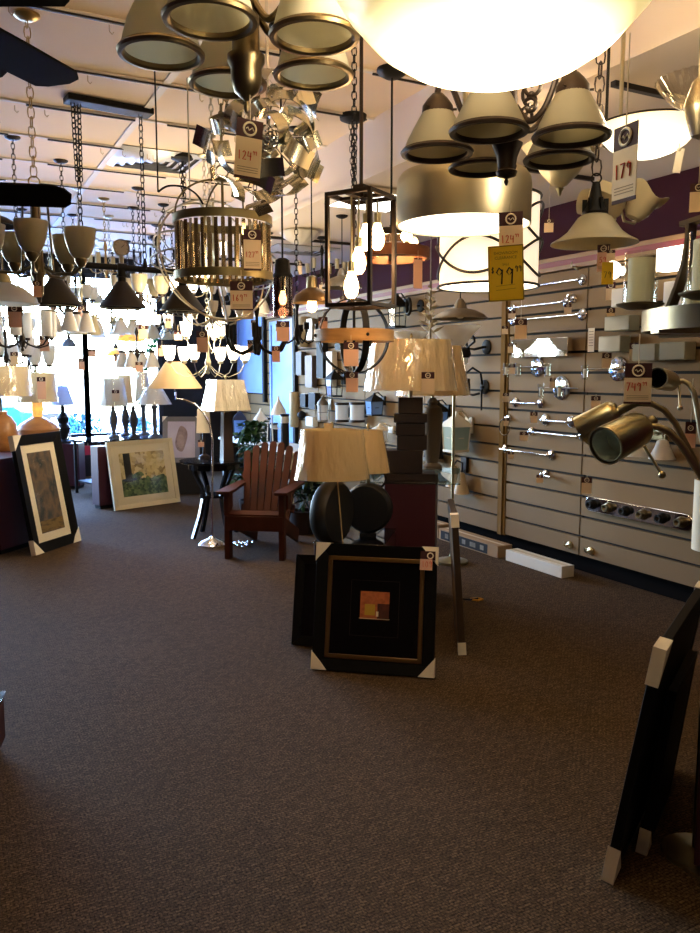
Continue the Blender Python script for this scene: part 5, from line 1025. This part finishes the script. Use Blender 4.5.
pedestal('tall maroon pedestal at centre under the stacked block lamp', q2, ang+.06, .32, .5, .82, ('glass plate under the stacked block lamp, jutting left and right', .62, .80, .0, .14))
def lamp(label, px, d, z, parts, shade, smat, sn=40, sy=1, harp=True, group='table lamps', rz=None, tagged=True, name='table_lamp', finial=M_BRASS):
    """parts: list of (name, builder(mb), material); shade: (z0, h, rbottom, rtop)"""
    c = P(px, 466, d); c.z = z; t = thing(name, label, 'table lamp', c, face(c) if rz is None else face(c)+rz, group)
    for nm, fn, mt in parts: m = MB(); fn(m); m.build(nm, mt, t, .003 if nm == 'block' else 0)
    if shade:
        z0, h, rb, rt = shade; R = Matrix.Rotation(PI/4, 3, 'Z') if sn == 4 else None; k = 1.3 if sn == 4 else 1
        s = MB().shell([(rb*k, z0), (rb*k*.7+rt*k*.3, z0+h*.3), (rt*k, z0+h)], .003, sn, (0, 0, 0), sy, R).build('lamp_shade', smat, t)
        if smat in (M_WRAP, M_WRAPT, M_WRAPW): wrap_part(t, z0, h, rb*k, rt*k, sn, sy, R)
        m = MB(); m.cyl((-rt*.98, 0, z0+h-.015), (rt*.98, 0, z0+h-.015), .003, 6); m.cyl((0, 0, z0-.02), (0, 0, z0+h+.01), .005, 6); m.lathe([(0, z0+h+.005), (.008, z0+h+.01), (.012, z0+h+.025), (.005, z0+h+.04), (0, z0+h+.045)], 12); m.build('harp_finial', finial, t)
    return t
M_FILM = clear_glass('plastic_film', (1, 1, 1, 1), .05, .25)
def wrap_part(t, z0, h, rb, rt, sn, sy, R):
    m = MB(); rg = random.Random(int(z0*1000+rb*9999)); na = 72 if sn != 4 else 48; nz = 12; vs = []; fs = []
    ph = [rg.uniform(0, 6.28) for _ in range(6)]; fr = [rg.randint(9, 26) for _ in range(6)]; tw = [rg.uniform(-9, 9) for _ in range(6)]
    for i in range(na):
        a = 2*PI*i/na
        for j in range(nz+1):
            q = j/nz; r = rb+(rt-rb)*(1-(1-q)**1.25)
            if sn == 4: b = (a+PI/4) % (PI/2)-PI/4; r = r*math.cos(PI/4)/math.cos(b)
            d = sum(abs(math.sin(fr[k]*a/2+tw[k]*q+ph[k]))**3 for k in range(6))/6; r += .003+.011*d
            vs.append((r*math.cos(a), r*math.sin(a)*sy, z0-.004+(h+.008)*q))
    n = nz+1
    for i in range(na):
        o, p_ = i*n, ((i+1) % na)*n
        for j in range(nz): fs.append((o+j, p_+j, p_+j+1, o+j+1))
    m.add(vs, fs); return m.build('plastic_wrap', M_FILM, t, sharp=80)
def disc(r, th, q=1.05): return lambda m: m.lathe([(0, -th), (r*.6, -th), (r*.9, -th*.9), (r*.98, -th*.6), (r, 0), (r*.98, th*.6), (r*.9, th*.9), (r*.6, th), (0, th)], 48, (0, 0, r+.015), 1, Matrix.Rotation(q, 3, 'Z') @ Matrix.Rotation(PI/2, 3, 'X'))
zt1 = .541; M_DISC = mat('disc_black', C(24, 23, 23), .5)
lamp('black disc lamp with a plastic wrapped tan oval shade, front of two', 332, 4.36, zt1, [('body', disc(.178, .055), M_DISC), ('foot', lambda m: m.box(0, 0, .01, .12, .12, .02), M_BLACK), ('neck', lambda m: m.cyl((0, 0, .35), (0, 0, .47), .012, 10), M_BRASS), ('cord', lambda m: m.tube([(.03, -.09, .38), (.045, -.092, .2), (.06, -.09, .01)], .004, 6), mat('tan_cord', C(190, 160, 110), .6)), ('tie', lambda m: m.box(-.02, 0, .665, .05, .03, .05), M_WRAPT)], (.385, .27, .205, .165), M_WRAPT, 48, .75, rz=0)
lamp('black disc lamp half hidden behind the front disc lamp', 368, 4.68, zt1, [('body', disc(.15, .05, -.3), M_DISC), ('foot', lambda m: m.box(0, 0, .01, .1, .1, .02), M_BLACK), ('neck', lambda m: m.cyl((0, 0, .31), (0, 0, .47), .012, 10), M_BRASS), ('handle', lambda m: m.ring((.05, 0, .34), .055, .007, 20, 6, (0, 1, 0)), M_BRONZE)], (.38, .25, .13, .085), M_WRAPT, 40, .8, rz=0)
zt2 = .831; U = 4.86/790
lamp('tall lamp of stacked dark wooden blocks with a wide wrapped cream shade', 410, 5.08, zt2, [('base', lambda m: m.box(0, 0, .02, .32, .2, .04), M_DARKW), ('block', lambda m: m.box(-.06, 0, .115, .28, .16, .145), M_DARKW), ('block', lambda m: m.box(.01, 0, .235, .19, .15, .09), M_DARKW), ('block', lambda m: m.box(.0, 0, .32, .185, .15, .075), M_DARKW), ('block', lambda m: m.box(-.0, 0, .39, .21, .17, .055), M_DARKW), ('block', lambda m: m.box(.0, 0, .47, .155, .14, .10), M_DARKW), ('neck', lambda m: m.cyl((0, 0, .52), (0, 0, .62), .012, 10), M_BRASS)], (.565, .315, .292, .25), M_WRAP, 56, .8, rz=0)
lamp('stone urn lamp with a wrapped tan shade behind the stacked block lamp', 432, 5.62, zt2+.001, [('base', lambda m: m.lathe([(0, 0), (.07, 0), (.07, .02), (.04, .04), (.05, .08), (.065, .25), (.075, .38), (.06, .43), (.03, .45), (.04, .47), (.02, .5), (0, .5)], 28), mat('stone_urn', C(96, 84, 68), .7)), ('neck', lambda m: m.cyl((0, 0, .49), (0, 0, .6), .012, 10), M_BRASS)], (.52, .34, .26, .19), M_WRAPT, 48, 1)
mini_tag('price tag with white ring on the wide wrapped cream shade', 428, 372, 4.74, 13, 22, .0, 0)
# torchieres
def torchiere(label, px, py, d, r, h, pole, glass=M_WHITEG):
    c = P(px, py, d); zt = c.z; c.z = 0; t = thing('torchiere_lamp', label, 'floor lamp', c, None, 'torchiere floor lamps'); MB().shell([(.02, zt-h), (r*.35, zt-h*.92), (r*.75, zt-h*.35), (r, zt)], .004, 40).build('bowl', glass, t)
    MB().lathe([(0, .004), (.13, .004), (.13, .02), (.06, .03), (.02, .05), (.012, .08), (.012, zt-h-.02), (.03, zt-h), (0, zt-h+.01)], 20).build('pole', pole, t)
torchiere('brass torchiere with a white glass bowl left of the brown post', 455, 326, 6.1, .198, .17, M_BRASS); torchiere('white bowl torchiere behind the stacked block lamp', 410, 332, 6.6, .16, .13, M_BRASS)
dv = Vector((math.sin(YAW+.085), math.cos(YAW+.085), 0)); A = fl(459, 655)
leaning('leaning_framed_picture', 'edge-on black frame with white corner caps right of the central pedestals', A, A+dv*.55, .76, 4, .05, mat('walnut_edge', C(62, 46, 30), .5), .04, corners='LbLt', art=plain_art(M_BLACKF), group=None, cs=.06)
t = thing('extension_cord', 'orange tipped black cord lying beside the edge-on frame', 'cord', fl(475, 600)); MB().tube([(-.12, .05, .5), (-.13, .02, .3), (-.12, .0, .1), (-.09, -.03, .012), (-.03, -.03, .010), (.02, .01, .010)], .006, 6).build('cable', M_BLACK, t); MB().tube([(-.03, -.01, .008), (.02, .02, .008), (.05, .0, .008), (.02, -.03, .008), (-.02, -.02, .008)], .007, 6).build('tail', mat('cord_orange', C(214, 150, 40), .6), t); MB().box(-.1, -.03, .02, .02, .02, .05).build('plug', M_WHITE, t)
# ------------------------------------------------------------------ right foreground: leaning frame and pedestal
Bn = fl(612, 884); hN = .745; Bt = PZ(655, 636, .71); Dt = PZ(697, 577, .71); dn = (Dt-Bt); dn.z = 0; Ln = dn.length; dn.normalize()
leaning('leaning_framed_picture', 'black frame with white corner caps leaning edge-on at the right foreground', Bn+dn*Ln, Bn, hN, 9, .06, M_BLACKF, .032, corners=True, art=plain_art(M_BLACKF), group=None, cs=.10)
rt_ = Vector((dn.y, -dn.x, 0))
leaning('leaning_framed_picture', 'second black frame with one white cap tucked behind the right foreground frame', Bn+dn*(Ln*.75)+rt_*.055, Bn+dn*.2+rt_*.055, .55, 7, .05, M_BLACKF, .03, corners='Rb', art=plain_art(M_BLACKF), group=None)
q = PZ(688, 656, .68)+rt_*.045
pedestal('maroon pedestal at the right foreground edge beside the leaning frames', q+dn*0, math.atan2(rt_.y, rt_.x), .5, .55, .68, ('glass plate on the right foreground pedestal', .50, .62, -.0, .0))
# pharmacy lamps
def pharmacy(label, pts, d0, d1, head_a, head_b, dh, r, open_=True, mt=M_BRASS, inner=None, group='pharmacy floor lamps with bent necks', rod=None):
    n = len(pts); W_ = [P(p[0], p[1], d0+(d1-d0)*i/(n-1)) for i, p in enumerate(pts)]; base = W_[-1].copy(); base.z = 0; t = thing('pharmacy_floor_lamp', label, 'floor lamp', base, 0, group); o = base
    pl = [w-o for w in W_]; m = MB(); m.tube(pl, .008, 10); m.cyl(pl[-1], (0, 0, .02), .010, 10); m.build('gooseneck_pole', mt, t)
    MB().lathe([(0, .001), (.12, .001), (.12, .014), (.03, .03), (0, .03)], 28).build('base', mt, t)
    a, b = P(head_a[0], head_a[1], dh[0])-o, P(head_b[0], head_b[1], dh[1])-o; L_ = (b-a).length; R = (a-b).normalized().to_track_quat('Z', 'Y').to_matrix()
    MB().lathe([(.001, 0), (r*.6, 0), (r*.85, .008), (r*.93, L_*.15), (r*.97, L_*.6), (r, L_), (r-.003, L_), (r*.94, L_*.6), (r*.9, L_*.2), (.001, .02)], 36, b, 1, R).build('shade', [mt], t)
    MB().lathe([(.001, L_*.25), (r*.84, L_*.26), (r*.92, L_*.6), (r-.006, L_*.97), (r-.007, L_*.97), (r*.9, L_*.55), (.001, L_*.3)], 32, b, 1, R).build('shade_lining', inner or mat('lining_green', C(216, 226, 206), .4, coat=.5), t)
    m = MB(); m.cyl(b, b+(b-a).normalized()*.035, r*.3, 12); m.ball(b+(b-a).normalized()*.04, .012, 10); m.build('swivel', mt, t)
    if rod: ra, rb = P(rod[0], rod[1], rod[4])-o, P(rod[2], rod[3], rod[4]-.05)-o; m = MB(); m.cyl(ra, rb, .0035, 8); m.ball(rb, .008, 8); m.build('pull_rod', mt, t)
pharmacy('antique brass pharmacy lamp with its cylinder shade pointing down left, rear one', [(611, 416), (624, 408), (638, 403.5), (652, 404), (664, 410), (675, 423), (686, 444), (698, 468), (718, 500), (785, 590)], 2.0, 1.95, (581, 431), (619, 411), (2.05, 2.0), .039, rod=None)
pharmacy('antique brass pharmacy lamp with its green lined shade opening toward the viewer', [(634, 430), (645, 427), (657, 427), (668, 431), (680, 443), (693, 463), (708, 486), (732, 520), (815, 640)], 1.62, 1.6, (605, 446), (641, 427), (1.575, 1.64), .040, rod=(628, 420, 662, 475, 1.7))
pharmacy('small pale headed pharmacy lamp at the right edge below the box sconces', [(672, 382), (683, 381), (689, 384), (694, 393), (697, 410), (702, 440), (716, 480), (740, 520)], 2.35, 2.3, (657, 378), (672, 382), (2.28, 2.36), .032, mt=M_NICKEL, inner=M_BLACK, rod=(679, 386, 680, 408, 2.33))
c = P(714, 515, 2.35); zc = c.z; c.z = 0; t = thing('white_shade_floor_lamp', 'floor lamp with a white cylinder shade cut off by the right edge', 'floor lamp', c); MB().shell([(.058, zc-.105), (.058, zc+.105)], .003, 40).build('lamp_shade', M_WHITE, t); MB().lathe([(0, .002), (.1, .002), (.1, .016), (.012, .03), (.010, zc+.02), (0, zc+.02)], 20).build('pole', M_BRASS, t); m = MB(); m.cyl((-.056, 0, zc+.02), (.056, 0, zc+.02), .003, 6); m.build('spider', M_BRASS, t)
mini_tag('price tag with red figures at the right edge above the pharmacy lamp pole', 691, 422, 2.2, 10, 26, .12, 0, M_PINK, header=.45)
# ------------------------------------------------------------------ left foreground plinth
q = fl(5, 806); pedestal('low maroon plinth cut off by the left edge of the photo', q+Vector((-.57, .12, 0)), -.25, .5, .5, .22, ('glass plate on the low plinth at the left edge', .52, .52, 0, 0))
# ------------------------------------------------------------------ left group
A, B = fl(32, 556), fl(77, 541); dl = (B-A).normalized(); nl = Vector((-dl.y, dl.x, 0))
leaning('leaning_framed_picture', 'tall black framed dusk painting leaning at the left', A, B, 1.0, 10, .085, M_BLACKF, .045, .07, mat('bright_mat', C(240, 228, 200), .8), painting, None, 'LtLbRb', cs=.11, group=None)
_, pc = pedestal('maroon pedestal at the left edge behind the dusk painting', A+nl*.26-dl*.05, math.atan2(dl.y, dl.x), .62, .62, .80)
def urn(prof): return lambda m: m.lathe(prof, 36)
lamp('amber wooden jar lamp at the far left edge with a wide pleated shade', 4, 7.25, .80, [('base', urn([(0, 0), (.09, 0), (.12, .05), (.135, .14), (.12, .25), (.08, .31), (.05, .33), (.05, .36), (0, .36)]), M_AMBERW), ('neck', lambda m: m.cyl((0, 0, .36), (0, 0, .48), .012, 10), M_BRASS)], (.50, .27, .27, .25), M_WRAP, 48)
_, pc2 = pedestal('second maroon pedestal under the squat amber wooden lamp', P(24, 470, 7.95).xy, math.atan2(dl.y, dl.x), .5, .5, .84)
lamp('squat amber wooden lamp with a decorated neck behind the dusk painting', 40, 8.25, .84, [('base', urn([(0, 0), (.12, 0), (.2, .04), (.215, .09), (.18, .14), (.1, .19), (.045, .22), (0, .22)]), M_AMBERW), ('neck', urn([(.045, .2), (.05, .24), (.06, .29), (.055, .35), (.04, .40), (0, .40)]), M_TIFF)], (.37, .30, .2, .19), M_WRAP, 48)
mini_tag('dark headed tag on the pleated shade at the left', 41, 377, 7.85, 8, 22, 0, 0, M_PINK, header=.2)
c = fl(55, 485); A, B = fl(44, 487), fl(77, 479)
leaning('leaning_framed_picture', 'pale framed picture behind the dusk painting, seen at its right side', A, B, .96, 9, .05, mat('pale_frame', C(190, 178, 164), .6), .04, .06, M_CARDW, plain_art(art_mat('grey_wash', [(150, 140, 132), (190, 180, 170)], 4)), None, 'Rb', cs=.09, group=None)
# sculpted lamp near the window
pedestal('small dark pedestal under the sculpted figure lamp in the window', P(59, 466, 10.3).xy, -.45, .26, .26, .594)
lamp('dark sculpted figure lamp with a pale blue shade in the window', 65, 10.4, .595, [('base', urn([(0, 0), (.09, 0), (.09, .03), (.04, .06), (.06, .12), (.09, .2), (.05, .26), (.08, .33), (.03, .4), (.02, .5), (0, .5)]), M_BLACK)], (.50, .25, .15, .07), mat('blue_white_shade', C(190, 205, 235), .8, translucent=.3), 32)
M_GLT = clear_glass('table_glass', (.7, .8, .9, 1), .02, .4)
t = thing('hanging_red_ticket', 'small red ticket hanging in front of the black window base', 'ticket', P(88, 446, 10.9)); MB().box(0, 0, -.06, .085, .004, .13).build('card', mat('ticket_red', C(190, 40, 60), .6), t); MB().tube([(0, 0, 0), (0, 0, .05)], .002, 5).build('hanging_string', M_STRING, t)
# garden picture and its lamp table
A, B = fl(114, 511), fl(179, 502); dg = (B-A).normalized(); ng = Vector((-dg.y, dg.x, 0))
leaning('leaning_framed_picture', 'cream framed garden picture with green foliage leaning below the row of lamps', A, B, .76, 11, .05, mat('cream_frame', C(214, 198, 160), .6), .04, .085, mat('cream_mat', C(226, 212, 178), .8), garden, None, False, group=None)
pedestal('shallow maroon pedestal behind the garden picture', A+ng*.2-dg*.06, math.atan2(dg.y, dg.x), .86, .16, .70)
t = thing('glass_table', 'glass topped table carrying the row of urn lamps', 'table', P(135, 466, 10.25).xy.to_3d(), math.atan2(dg.y, dg.x)); MB().box(0, 0, .688, 1.6, .72, .02).build('table_top', M_GLT, t); 
for x in (-.66, .66):
    for y in (-.3, .3): MB().cyl((x, y, 0), (x, y, .678), .02, 10).build('leg', M_BLACK, t)
MB().box(0, 0, .15, 1.3, .6, .02).build('lower_shelf', M_BLACK, t)
vase = [(0, 0), (.07, 0), (.07, .02), (.03, .045), (.025, .08), (.05, .18), (.055, .24), (.035, .32), (.02, .35), (.03, .37), (.012, .40), (0, .40)]
bal = [(0, 0), (.085, 0), (.08, .02), (.03, .05), (.024, .12), (.034, .2), (.024, .3), (.03, .36), (.045, .39), (.014, .42), (0, .42)]
M_URN = mat('dark_urn', C(86, 84, 82), .4, .4); M_URNB = mat('bronze_urn', C(64, 58, 56), .4, .5)
for lb, px, d, prof, mt, sh, sm in (('grey urn lamp with a wrapped white drum shade, leftmost in the row', 115, 10.0, vase, M_URN, (.40, .34, .185, .14), M_WRAPW), ('dark urn lamp, second in the row, with a lavender shade', 127, 10.35, vase, M_URNB, (.42, .36, .10, .08), M_LINEN),
    ('dark urn lamp, third in the row, shade hidden behind its neighbour', 135, 10.0, vase, M_URNB, None, None), ('slim baluster lamp, fourth in the row', 145, 10.4, bal, M_URN, (.44, .38, .105, .07), M_WRAPW), ('tall baluster lamp with a bright cone shade, rightmost in the row', 156, 10.0, bal, M_URN, (.42, .21, .22, .10), M_WRAPW)): lamp(lb, px, d, .70, [('base', urn(prof), mt), ('neck', lambda m: m.cyl((0, 0, .38), (0, 0, .46), .008, 8), M_BRASS)], sh, sm, 32, group='row of table lamps in front of the window')
mini_tag('dark headed tag on the white drum shade of the leftmost urn lamp', 115.5, 390, 9.7, 7, 11, 0, 0, header=.3)
# pencil style print on a white stand
c = P(181, 462, 9.9); z0 = c.z; t = thing('display_pedestal', 'dark stand under the grey framed print behind the black round table', 'pedestal', (c.x, c.y+.1, 0), face(c)); MB().box(0, 0, z0/2, .5, .4, z0-.02).build('box', M_BLACKWALL, t); MB().box(0, 0, z0-.01, .52, .42, .02).build('top', M_BLACKWALL, t)
A, B = P(163, 462, 9.85), P(200, 462, 9.85)
leaning('leaning_framed_picture', 'grey framed print of a soft brown figure behind the black round table', A, B, .57, 8, .06, mat('grey_frame', C(120, 114, 112), .5), .035, 0, None, portrait, None, 'LtRt', z=z0, cs=.06, group=None)
# vine on black post by the window
t = thing('hanging_ivy', 'green trailing vine hanging on the dark post at the window edge', 'plant', P(152, 333, 11.2)); m = MB(); mv = MB(); mv.tube([(.02*math.sin(k), 0, -.05*k) for k in range(11)]+[(-.1, 0, -.52), (-.14, 0, -.53)], .008, 6)
for k in range(34):
    z = -.55*random.random(); x = .02*math.sin(-z*20)+random.uniform(-.05, .05)-(.09 if z < -.45 else 0); R = Euler((random.uniform(-.8, .8), random.uniform(-3, 3), random.uniform(-.8, .8))).to_matrix(); s = .05
    m.add([R @ Vector(v)+Vector((x, random.uniform(-.03, .03), z)) for v in ((0, 0, 0), (s*.6, .01, s*.5), (0, 0, s*1.4), (-s*.6, .01, s*.5))], [(0, 1, 2, 3)])
m.build('leaves', mat('ivy_green', C(24, 122, 74), .5), t); mv.build('stem', M_LEAF, t); MB().cyl((0, 0, 0), (0, 0, ceil_z(t.location.x)-t.location.z), .004, 6).build('hanging_string', M_BLACK, t)
# ------------------------------------------------------------------ round black table, lamps on it, arc lamp
c = P(214, 463, 7.3); zt = .71; c.z = 0; t = thing('round_side_table', 'glossy black round side table with curved legs left of the wooden chair', 'table', c)
MB().lathe([(0, zt-.03), (.27, zt-.03), (.30, zt-.022), (.315, zt-.01), (.315, zt), (0, zt)], 48).build('table_top', M_GLOSSBLK, t)
for k in range(4):
    a = k*PI/2+.55; m = MB(); pts = [(.22, zt-.03), (.20, zt-.12), (.13, .46), (.12, .36), (.16, .2), (.235, .0)]
    for i in range(5): m.beam((pts[i][0]*math.cos(a), pts[i][0]*math.sin(a), pts[i][1]), (pts[i+1][0]*math.cos(a), pts[i+1][0]*math.sin(a), pts[i+1][1]), .036, .03, (math.cos(a), math.sin(a), .01))
    m.build('leg', M_GLOSSBLK, t)
MB().band((0, 0, zt-.055), .235, .05, .014, 36).build('apron', M_GLOSSBLK, t); MB().lathe([(0, .37), (.14, .37), (.14, .39), (0, .39)], 32).build('lower_shelf', M_GLOSSBLK, t)
lamp('dark tapered square lamp with a wrapped silver square shade on the round table', 227, 7.28, zt, [('base', lambda m: m.lathe([(0, 0), (.075, 0), (.07, .02), (.052, .44), (.04, .45), (0, .45)], 4, (0, 0, 0), 1, Matrix.Rotation(PI/4, 3, 'Z')), M_DARKW), ('neck', lambda m: m.cyl((0, 0, .44), (0, 0, .52), .01, 8), M_BRASS)], (.46, .275, .19, .14), M_WRAPW, 4, rz=.35)
lamp('small white shaded lamp behind the tapered square lamp', 204.5, 7.47, zt, [('base', urn([(0, 0), (.05, 0), (.05, .02), (.014, .04), (.014, .36), (0, .36)]), M_DARKW)], (.24, .22, .075, .06), M_WHITE, 4)
c = fl(212, 546); cv = c; t = thing('arc_floor_lamp', 'chrome arc floor lamp with a wide tan cone shade in front of the round table', 'floor lamp', c); dd = (c-Vector((0, 0, EYE))).dot(FW)
MB().lathe([(0, .001), (.12, .001), (.12, .02), (.09, .05), (.03, .07), (.014, .09), (0, .09)], 32).build('base', M_CHROME, t)
pts = [P(212, 546, dd), P(212.5, 440, dd), P(210, 425, dd), P(204, 413, dd), P(195, 404, dd), P(185, 400, dd), P(176, 399, dd), P(175.5, 392, dd)]; t.rotation_euler = (0, 0, 0); m = MB(); m.tube([p-c for p in pts], .009, 10); m.build('arc_pole', M_CHROME, t)
cc = P(175, 386, dd)-c; zz = cc.z; m = MB(); m.shell([(.235, zz-.02), (.23, zz-.01), (.075, zz+.21)], .003, 48, (cc.x, cc.y, 0)); m.build('cone_shade', M_LINEN, t); MB().lathe([(0, zz+.05), (.03, zz+.06), (.03, zz+.1), (0, zz+.11)], 14, (cc.x, cc.y, 0)).build('bulb', M_WHITE, t); m = MB(); m.cyl((cc.x, cc.y, zz-.04), (cc.x, cc.y, zz+.21), .006, 8); m.cyl((cc.x-.075, cc.y, zz+.2), (cc.x+.075, cc.y, zz+.2), .003, 6); m.build('harp', M_CHROME, t)
t = thing('crystal_bead_pile', 'little glittering crystal beads on the floor beside the arc lamp base', 'beads', fl(236, 545)); m = MB()
for k in range(40): m.ball((random.gauss(0, .09), random.gauss(0, .05), .014), .014, 6)
m.build('beads', M_CHROME, t); tag(t, None, None, None, 'stuff')
# ------------------------------------------------------------------ adirondack chair
A, B = fl(225, 559), fl(284, 561); dc = (B-A).normalized(); nc = Vector((-dc.y, dc.x, 0)); c = (A+B)/2; wd = (B-A).length
t = thing('adirondack_chair', 'reddish wooden slatted garden chair standing beside the round black table', 'chair', c, math.atan2(dc.y, dc.x))
for s in (-1, 1):
    MB().box(s*(wd/2-.02), .04, .27, .045, .09, .54).build('front_leg', M_WOOD, t, .004)
    m = MB(); m.beam((s*(wd/2-.055), .02, .33), (s*(wd/2-.055), .78, .05), .03, .12); m.build('rear_leg', M_WOOD, t, .004)
    m = MB(); pts = [(-.06, -.06), (.05, -.075), (.06, .1), (.055, .62), (-.02, .66), (-.045, .3), (-.065, .1)]; k_ = len(pts)
    vs = [(s*(wd/2-.005)+x*s, y, .54) for x, y in pts]+[(s*(wd/2-.005)+x*s, y, .565) for x, y in pts]; m.add(vs, [tuple(range(k_)), tuple(range(2*k_-1, k_-1, -1))]+[(i, k_+i, k_+(i+1) % k_, (i+1) % k_) for i in range(k_)]); m.build('armrest', M_WOOD, t, .004)
    m = MB(); m.prism([(-.018, .40), (.018, .40), (.018, .54), (-.018, .54)], .09, .19); m.M = Matrix(); o = m.build('arm_bracket', M_WOOD, t); o.location.x = s*(wd/2-.0)
for k in range(5):
    y = .03+k*.085; zz = .385-y*.33; MB().beam((-wd/2+.04, y, zz), (wd/2-.04, y, zz), .075, .02, (0, -.33, 1)).build('seat_slat', M_WOOD, t, .003)
MB().box(0, -.005, .30, wd-.01, .024, .12).build('front_apron', M_WOOD, t, .003)
nb = 7
for k in range(nb):
    u = (k-(nb-1)/2)/((nb-1)/2); bw = .057; x0 = u*(wd/2-.075); x1 = u*(wd/2-.02); top = .70-.09*u*u; R = Matrix.Rotation(-math.radians(25), 4, 'X'); m = MB(); m.M = Matrix.Translation((0, .40, .245)) @ R
    arc = [(x1+bw*.54*math.cos(a), top+.03*math.sin(a)) for a in [PI*q/6 for q in range(7)]]; m.prism([(x0-bw/2, 0), (x0+bw/2, 0)]+arc, -.01, .01); m.build('back_slat', M_WOOD, t, .003)
m = MB(); m.M = Matrix.Translation((0, .40, .245)) @ Matrix.Rotation(-math.radians(25), 4, 'X'); m.box(0, .024, .12, wd-.02, .025, .07); m.box(0, .024, .42, wd+.02, .025, .06); m.build('back_rail', M_WOOD, t)
# plants behind the chair
def plant(label, x, y, h, n, spread, mt, group='leafy plants behind the chair'):
    t = thing('potted_plant', label, 'plant', (x, y, 0), 0, group); MB().lathe([(0, 0), (.11, 0), (.14, .22), (.125, .22), (.12, .19), (0, .19)], 24).build('pot', M_DARKW, t); m = MB(); st = MB()
    for k in range(n):
        a = random.uniform(0, 2*PI); q = random.random(); hh = .3+(h-.3)*random.random()**.7; rr = spread*math.sqrt(q)*(.4+.6*math.sin(PI*min(1, hh/h)))
        b = Vector((rr*math.cos(a), rr*math.sin(a), hh)); 
        if k % 4 == 0: st.tube([(0, 0, .18), (b.x*.3, b.y*.3, hh*.7), b], .005, 5)
        for j in range(5):
            R = Euler((random.uniform(-.9, .5), random.uniform(-.6, .6), a+j*1.25)).to_matrix(); s = .11
            m.add([R @ Vector(v)+b for v in ((0, 0, 0), (s*.22, s*.45, .006), (0, s, -.02), (-s*.22, s*.45, .006))], [(0, 1, 2, 3)])
    m.build('foliage', mt, t); st.build('stems', M_LEAF, t)
p = P(252, 470, 8.05); plant('leafy green plant between the round table and the wooden chair', p.x, p.y, 1.02, 60, .24, M_LEAF)
p = P(303, 500, 7.45); plant('lower dark leafy plant right of the wooden chair', p.x, p.y, .62, 34, .20, mat('leaf_dark', C(36, 58, 36), .6))
# display bench of post lanterns near the far right
Bc = PX(272, 446, 3.72); t = thing('display_bench', 'low bench along the far slat wall carrying post lanterns', 'bench', (3.8, 9.6, 0), 0); MB().box(0, 0, .585, .55, 2.6, .03).build('top', M_CARDW, t)
for y in (-1.2, 1.2):
    for x in (-.22, .22): MB().box(x, y, .285, .05, .05, .57).build('leg', M_WHITE, t)
def standing(label, px, py0, py1, w, body, cap, gl, X=3.72, round_=False, group='post lanterns on the bench'):
    b = PX(px, py1, X); a = PX(px, py0, X); h = a.z-.602; t = thing('post_lantern', label, 'lantern', (X, b.y, .602+h/2), face(b), group); lantern(None, 0, 0, w, h, body, cap, gl, round_, False, True, t=t)
standing('white domed post lantern, taller one behind the wooden chair', 279, 396, 440, .2, M_WHITE, M_WHITE, M_CLEAR, 3.75, True); standing('white post lantern with a pointed finial, lower one behind the plant', 261, 408, 440, .2, M_WHITE, M_WHITE, M_CLEAR, 3.6, True); standing('small dark blue roofed lantern left of the white lanterns', 240, 409, 436, .2, mat('navy_metal', C(30, 36, 54), .5), mat('navy_metal', C(30, 36, 54), .5), M_BLUEG, 3.75)
for i, (px, py0, X) in enumerate(((267, 418, 3.86), (274, 423, 3.86), (285, 414, 3.62))):
    b = PX(px, 440, X); h = PX(px, py0, X).z-.602; t = thing('bollard_lamp', ('slim black bollard lamp, leftmost of three behind the chair', 'slim black bollard lamp, middle of three behind the chair', 'slim black bollard lamp, rightmost of three behind the chair')[i], 'bollard lamp', (X, b.y, .602), 0, 'black bollard lamps'); MB().lathe([(0, 0), (.06, 0), (.06, .015), (.05, .02), (.05, h-.02), (.055, h-.015), (.055, h), (0, h)], 20).build('body', M_BLACK, t); MB().lathe([(.0505, h*.75), (.0515, h*.76), (.0515, h*.92), (.0505, h*.93)], 20).build('lens', M_WHITEG, t)
# ------------------------------------------------------------------ cartons at the foot of the slat wall
def carton(label, y0, y1, x0, x1, h, mt, printed=False):
    t = thing('carton', label, 'box', ((x0+x1)/2, (y0+y1)/2, 0), 0, 'long cartons by the wall'); MB().box(0, 0, h/2+.001, x1-x0, y1-y0, h).build('box', mt, t, .003); m = MB(); m.box(0, 0, h+.0015, .03, (y1-y0)*.98, .001); m.build('tape', mat('tape', C(200, 180, 140), .4), t)
    if printed: 
        m = MB(); m.k = 0; m.box(-(x1-x0)/2-.001, .05, h*.5, .002, (y1-y0)*.8, h*.78); m.k = 1
        for k in range(5): m.box(-(x1-x0)/2-.0025, -.22+k*.13, h*.5, .001, .05+.03*(k % 2), h*.4)
        m.build('printed_side', [M_INK, M_GALV], t)
carton('long white carton on the carpet below the slat wall', 4.33, 4.98, 4.0, 4.12, .088, M_WHITE); carton('brown carton with a dark printed side left of the white carton', 5.06, 5.92, 3.98, 4.13, .10, mat('cardboard', C(160, 128, 90), .8), True)
carton('plain brown carton end just visible behind the printed carton', 5.96, 6.3, 4.0, 4.14, .12, mat('cardboard', C(160, 128, 90), .8))
